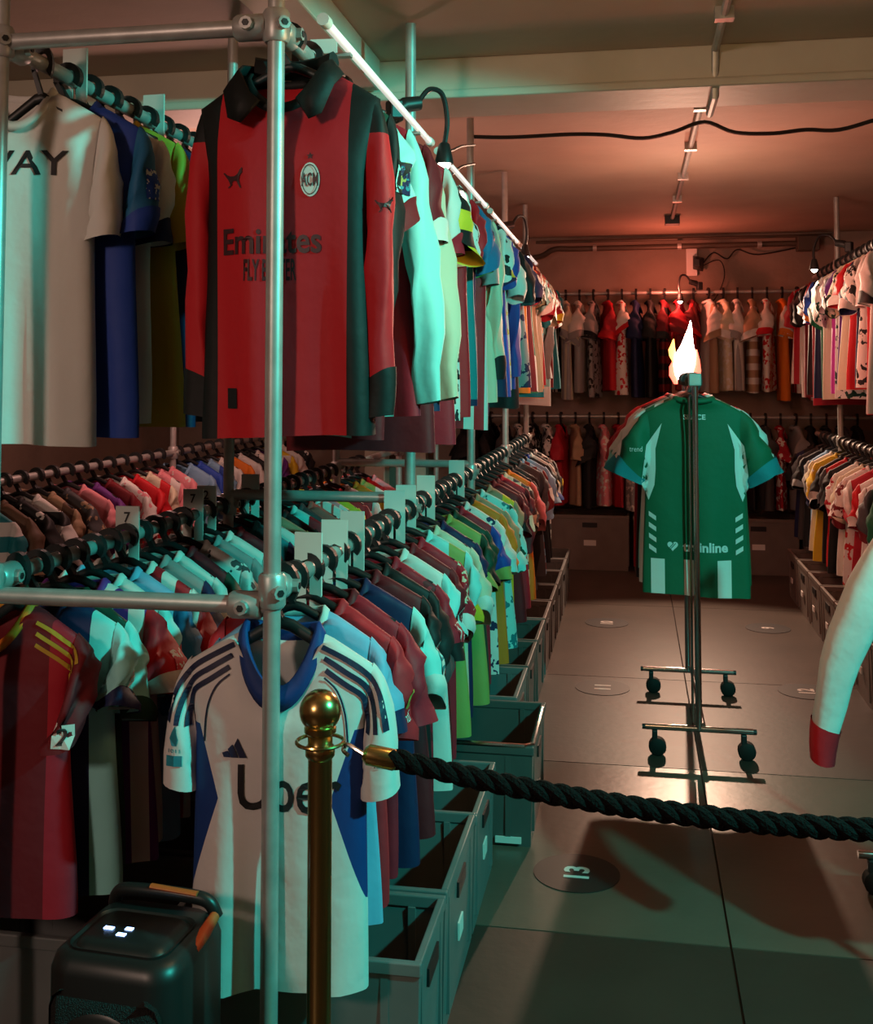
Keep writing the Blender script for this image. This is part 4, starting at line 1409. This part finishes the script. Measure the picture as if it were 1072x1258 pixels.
# ------------------------------------------------------------------ long-sleeved white shirt at the aisle's right
rz_rack = empty('rolling_clothes_rack', (.81, 2.62, 0), label='low chrome rolling rack holding the white shirt with red cuffs', cat='clothes rack')
for yy in (0, .7):
    MB().tube([(-.2, yy, .105), (.2, yy, .105)], .0115, 10).build('base_bar', M_CHROME, rz_rack, True)
    MB().tube([(0, yy, .105), (0, yy, 1.30)], .0125, 12).build('pole', M_CHROME, rz_rack, True)
    for s in (-1, 1):
        cs = MB().box(s * .165 - .010, s * .165 + .010, yy - .014, yy + .014, .045, .094).build('caster', M_BLACK, rz_rack, bevel=.004)
        MB().lathe([(.026, -.022), (.033, -.017), (.033, .017), (.026, .022)], 20, (s * .165 + .010, yy, .033), 'y').build('wheel', M_RUBBER, cs, True)
pipe('rail', (0, 0, 1.30), (0, .7, 1.30), rz_rack, .0125)
C['pearl'] = (.66, .58, .55)
vq = Variant(107, 'long', q=dict(out=.19, th=1.7, yo=.0, len=1.02, wob=.35), L=.72, W=.172)
rq, PQ = shirt((.81, 2.72, 1.30), R(-6), Sp('white', sleeve='pearl', cuff='red', kind='long', desc=''), 'white long-sleeved shirt with red cuffs on the low rolling rack', 'long white shirts', vq)
hanger((.81, 2.72, 1.30), R(-6), 'low rolling rack', 'black plastic hanger inside the white shirt with red cuffs')

# ------------------------------------------------------------------ stanchions and rope
def stanchion(loc, label):
    s = empty('rope_stanchion', loc, 0, label, 'stanchion', 'brass rope stanchions')
    MB().lathe([(.15, 0), (.155, .006), (.15, .016), (.07, .03), (.03, .045), (.022, .06)], 32).build('base', M_GOLD, s, True)
    MB().tube([(0, 0, .04), (0, 0, .845)], .0195, 24).build('post', M_GOLD, s, True)
    MB().lathe([(.0195, .83), (.024, .836), (.024, .848), (.020, .853), (.020, .868), (.026, .873), (.026, .880), (.017, .884), (.015, .892)], 24).build('collar', M_GOLD, s, True)
    pr_ = [(.034 * math.sin(PI * i / 16), .906 - .034 * math.cos(PI * i / 16)) for i in range(1, 16)]
    MB().lathe([(.014, .874)] + pr_ + [(.002, .940)], 28).build('ball_finial', M_GOLD, s, True)
    # rope ring around the collar
    ring = [(.038 * math.cos(2 * PI * i / 24), .038 * math.sin(2 * PI * i / 24), .857) for i in range(25)]
    MB().tube(ring, .0032, 8, cap=False).build('rope_ring', M_GOLD, s, True)
    return s


stanchion((-.503, 1.75, 0), 'polished brass stanchion with ball top in front of the white shirt')
stanchion((1.03, 1.75, 0), 'polished brass stanchion at the far end of the rope')
rp = empty('barrier_rope', (-.46, 1.75, .853), label='black twisted barrier rope hooked to the brass stanchion', cat='rope')
A_, B_ = Vector((0, 0, 0)), Vector((1.445, 0, 0))
path = []
N = 220
for i in range(N + 1):
    t = i / N
    x = .075 + (1.445 - .15) * t
    z = -.012 - .062 * (1 - ((t - .5) / .5) ** 2) - .003
    path.append(Vector((x, 0, z)))
for k in range(3):
    pts = []
    for i, p in enumerate(path):
        a = 2 * PI * k / 3 + i * 2 * PI / N * (1.3 / .085)
        pts.append(p + Vector((0, math.cos(a), math.sin(a))) * .0085)
    MB().tube(pts, .0092, 8).build('strand', mat('rope_fibre', (.006, .005, .005), .95, spec=.15, bump=.8, bscale=220), rp, True)
for x, s in ((.045, 1), (1.40, -1)):
    zz = -.012
    MB().tube([(x - .015 * s, 0, zz + .002), (x - .008 * s, 0, zz), (x + .034 * s, 0, zz - .006), (x + .040 * s, 0, zz - .007)], [.010, .0165, .0165, .013], 14).build('end_ferrule', M_GOLD, rp, True)
    hk = smooth_path([(x - .015 * s, 0, zz), (x - .030 * s, .004, zz + .006), (x - .045 * s, .006, zz + .012), (x - .050 * s, .002, zz + .004), (x - .040 * s, -.004, zz - .002)], 5)
    MB().tube(hk, .0035, 8).build('snap_hook', M_CHROME, rp, True)

# ------------------------------------------------------------------ party speaker
sp = empty('party_speaker', (-.838, 1.80, 0), R(-4), 'black party speaker with orange accents standing below the cross pipe', 'speaker')
M_SPK = mat('speaker_shell', (.011, .013, .013), .38)
M_GRL = mat('speaker_grille', (.006, .006, .006), .6, bump=.9, bscale=400)
M_ORG = mat('orange_rubber', (.55, .10, .02), .5)


def rbox(x0, x1, y0, y1, z0, z1, rad, seg=6):
    """box with rounded vertical edges and a chamfered top"""
    def ring(ins, z):
        out = []
        r_ = max(.004, rad - ins * .5)
        for (cx, cy, a0) in ((x1 - ins - r_, y1 - ins - r_, 0), (x0 + ins + r_, y1 - ins - r_, 90), (x0 + ins + r_, y0 + ins + r_, 180), (x1 - ins - r_, y0 + ins + r_, 270)):
            for i in range(seg + 1):
                a = R(a0 + 90 * i / seg)
                out.append((cx + r_ * math.cos(a), cy + r_ * math.sin(a), z))
        return out
    lv = [(.012, z0), (0, z0 + .012), (0, z1 - .03), (.006, z1 - .012), (.02, z1)]
    vs, fs = [], []
    n = 4 * (seg + 1)
    for ins, z in lv:
        vs += ring(ins, z)
    for i in range(len(lv) - 1):
        for k in range(n):
            k2 = (k + 1) % n
            fs.append((i * n + k, i * n + k2, (i + 1) * n + k2, (i + 1) * n + k))
    fs += [tuple(range(n - 1, -1, -1)), tuple((len(lv) - 1) * n + k for k in range(n))]
    return MB().add(vs, fs)


rbox(-.118, .118, -.105, .12, 0.02, .505, .05).build('cabinet', M_SPK, sp, True)
rbox(-.098, .098, -.113, -.085, 0.05, .455, .02).build('front_grille', M_GRL, sp, True)
for zc, rr_ in ((.155, .08), (.345, .08)):
    MB().lathe([(rr_, -.004), (rr_ + .006, 0), (rr_, .004), (rr_ - .01, .0)], 32, (0, -.115, zc), 'y').build('woofer_ring', M_SPK, sp, True)
tp = rbox(-.090, .090, -.080, .06, .497, .515, .03).build('control_panel', M_SPK, sp, True)
M_LED = mat('blue_white_led', (.3, .5, 1), .4, emit=(.30, .50, 1), estr=6)
for x, y_, wd in ((-.035, -.02, .014), (-.004, -.035, .013), (-.001, -.015, .011)):
    MB().box(x - wd, x + wd * .2, y_ - .004, y_ + .004, .515, .5165).build('led_mark', M_LED, tp)
hd = MB().tube(smooth_path([(-.10, .10, .495), (-.085, .095, .522), (-.03, .09, .530), (.04, .09, .530), (.085, .095, .522), (.10, .10, .495)], 5), .012, 10).build('handle', M_SPK, sp, True)
MB().tube([(-.02, .085, .541), (.07, .085, .537)], .007, 10, flat=.6).build('orange_grip', M_ORG, hd, True)
MB().tube([(.106, .0, .486), (.108, .035, .498), (.108, .075, .508)], [.009, .011, .009], 10).build('orange_accent', M_ORG, sp, True)
for x in (-.08, .08):
    for yy in (-.07, .09):
        MB().lathe([(.018, 0), (.02, .008), (.02, .021)], 14, (x, yy, 0)).build('rubber_foot', M_RUBBER, sp, True)

# ------------------------------------------------------------------ numbered discs on the floor
M_DISC = mat('dark_floor_disc', (.018, .016, .015), .5)
for i, (x, y, n_) in enumerate(((-.174, 3.30, '13'), (-.151, 5.23, '11'), (-.163, 6.58, '10'), (.767, 5.33, '12'), (.747, 6.60, '9'))):
    nm = ['beside the pulled-out dark crate', "beside the rolling rack's far wheels", 'far along the front-post rack', 'across the aisle beside the rolling rack', 'far down the aisle by the opposite crates'][i]
    dsc = empty('floor_disc', (x, y, 0), R(90), 'dark round floor sticker with white number %s' % nm, 'floor sticker', 'numbered discs stuck on the floor')
    MB().lathe([(.125, .0002), (.125, .0022)], 36).build('disc', M_DISC, dsc)
    v2, f2 = text_mesh(n_, .075 if len(n_) > 1 else .04, .075, .03)
    mesh_obj('number', [(q.x, q.y, .0032) for q in v2], f2, M_PRINT_WHT, dsc)
print('shirts', CNT[0])
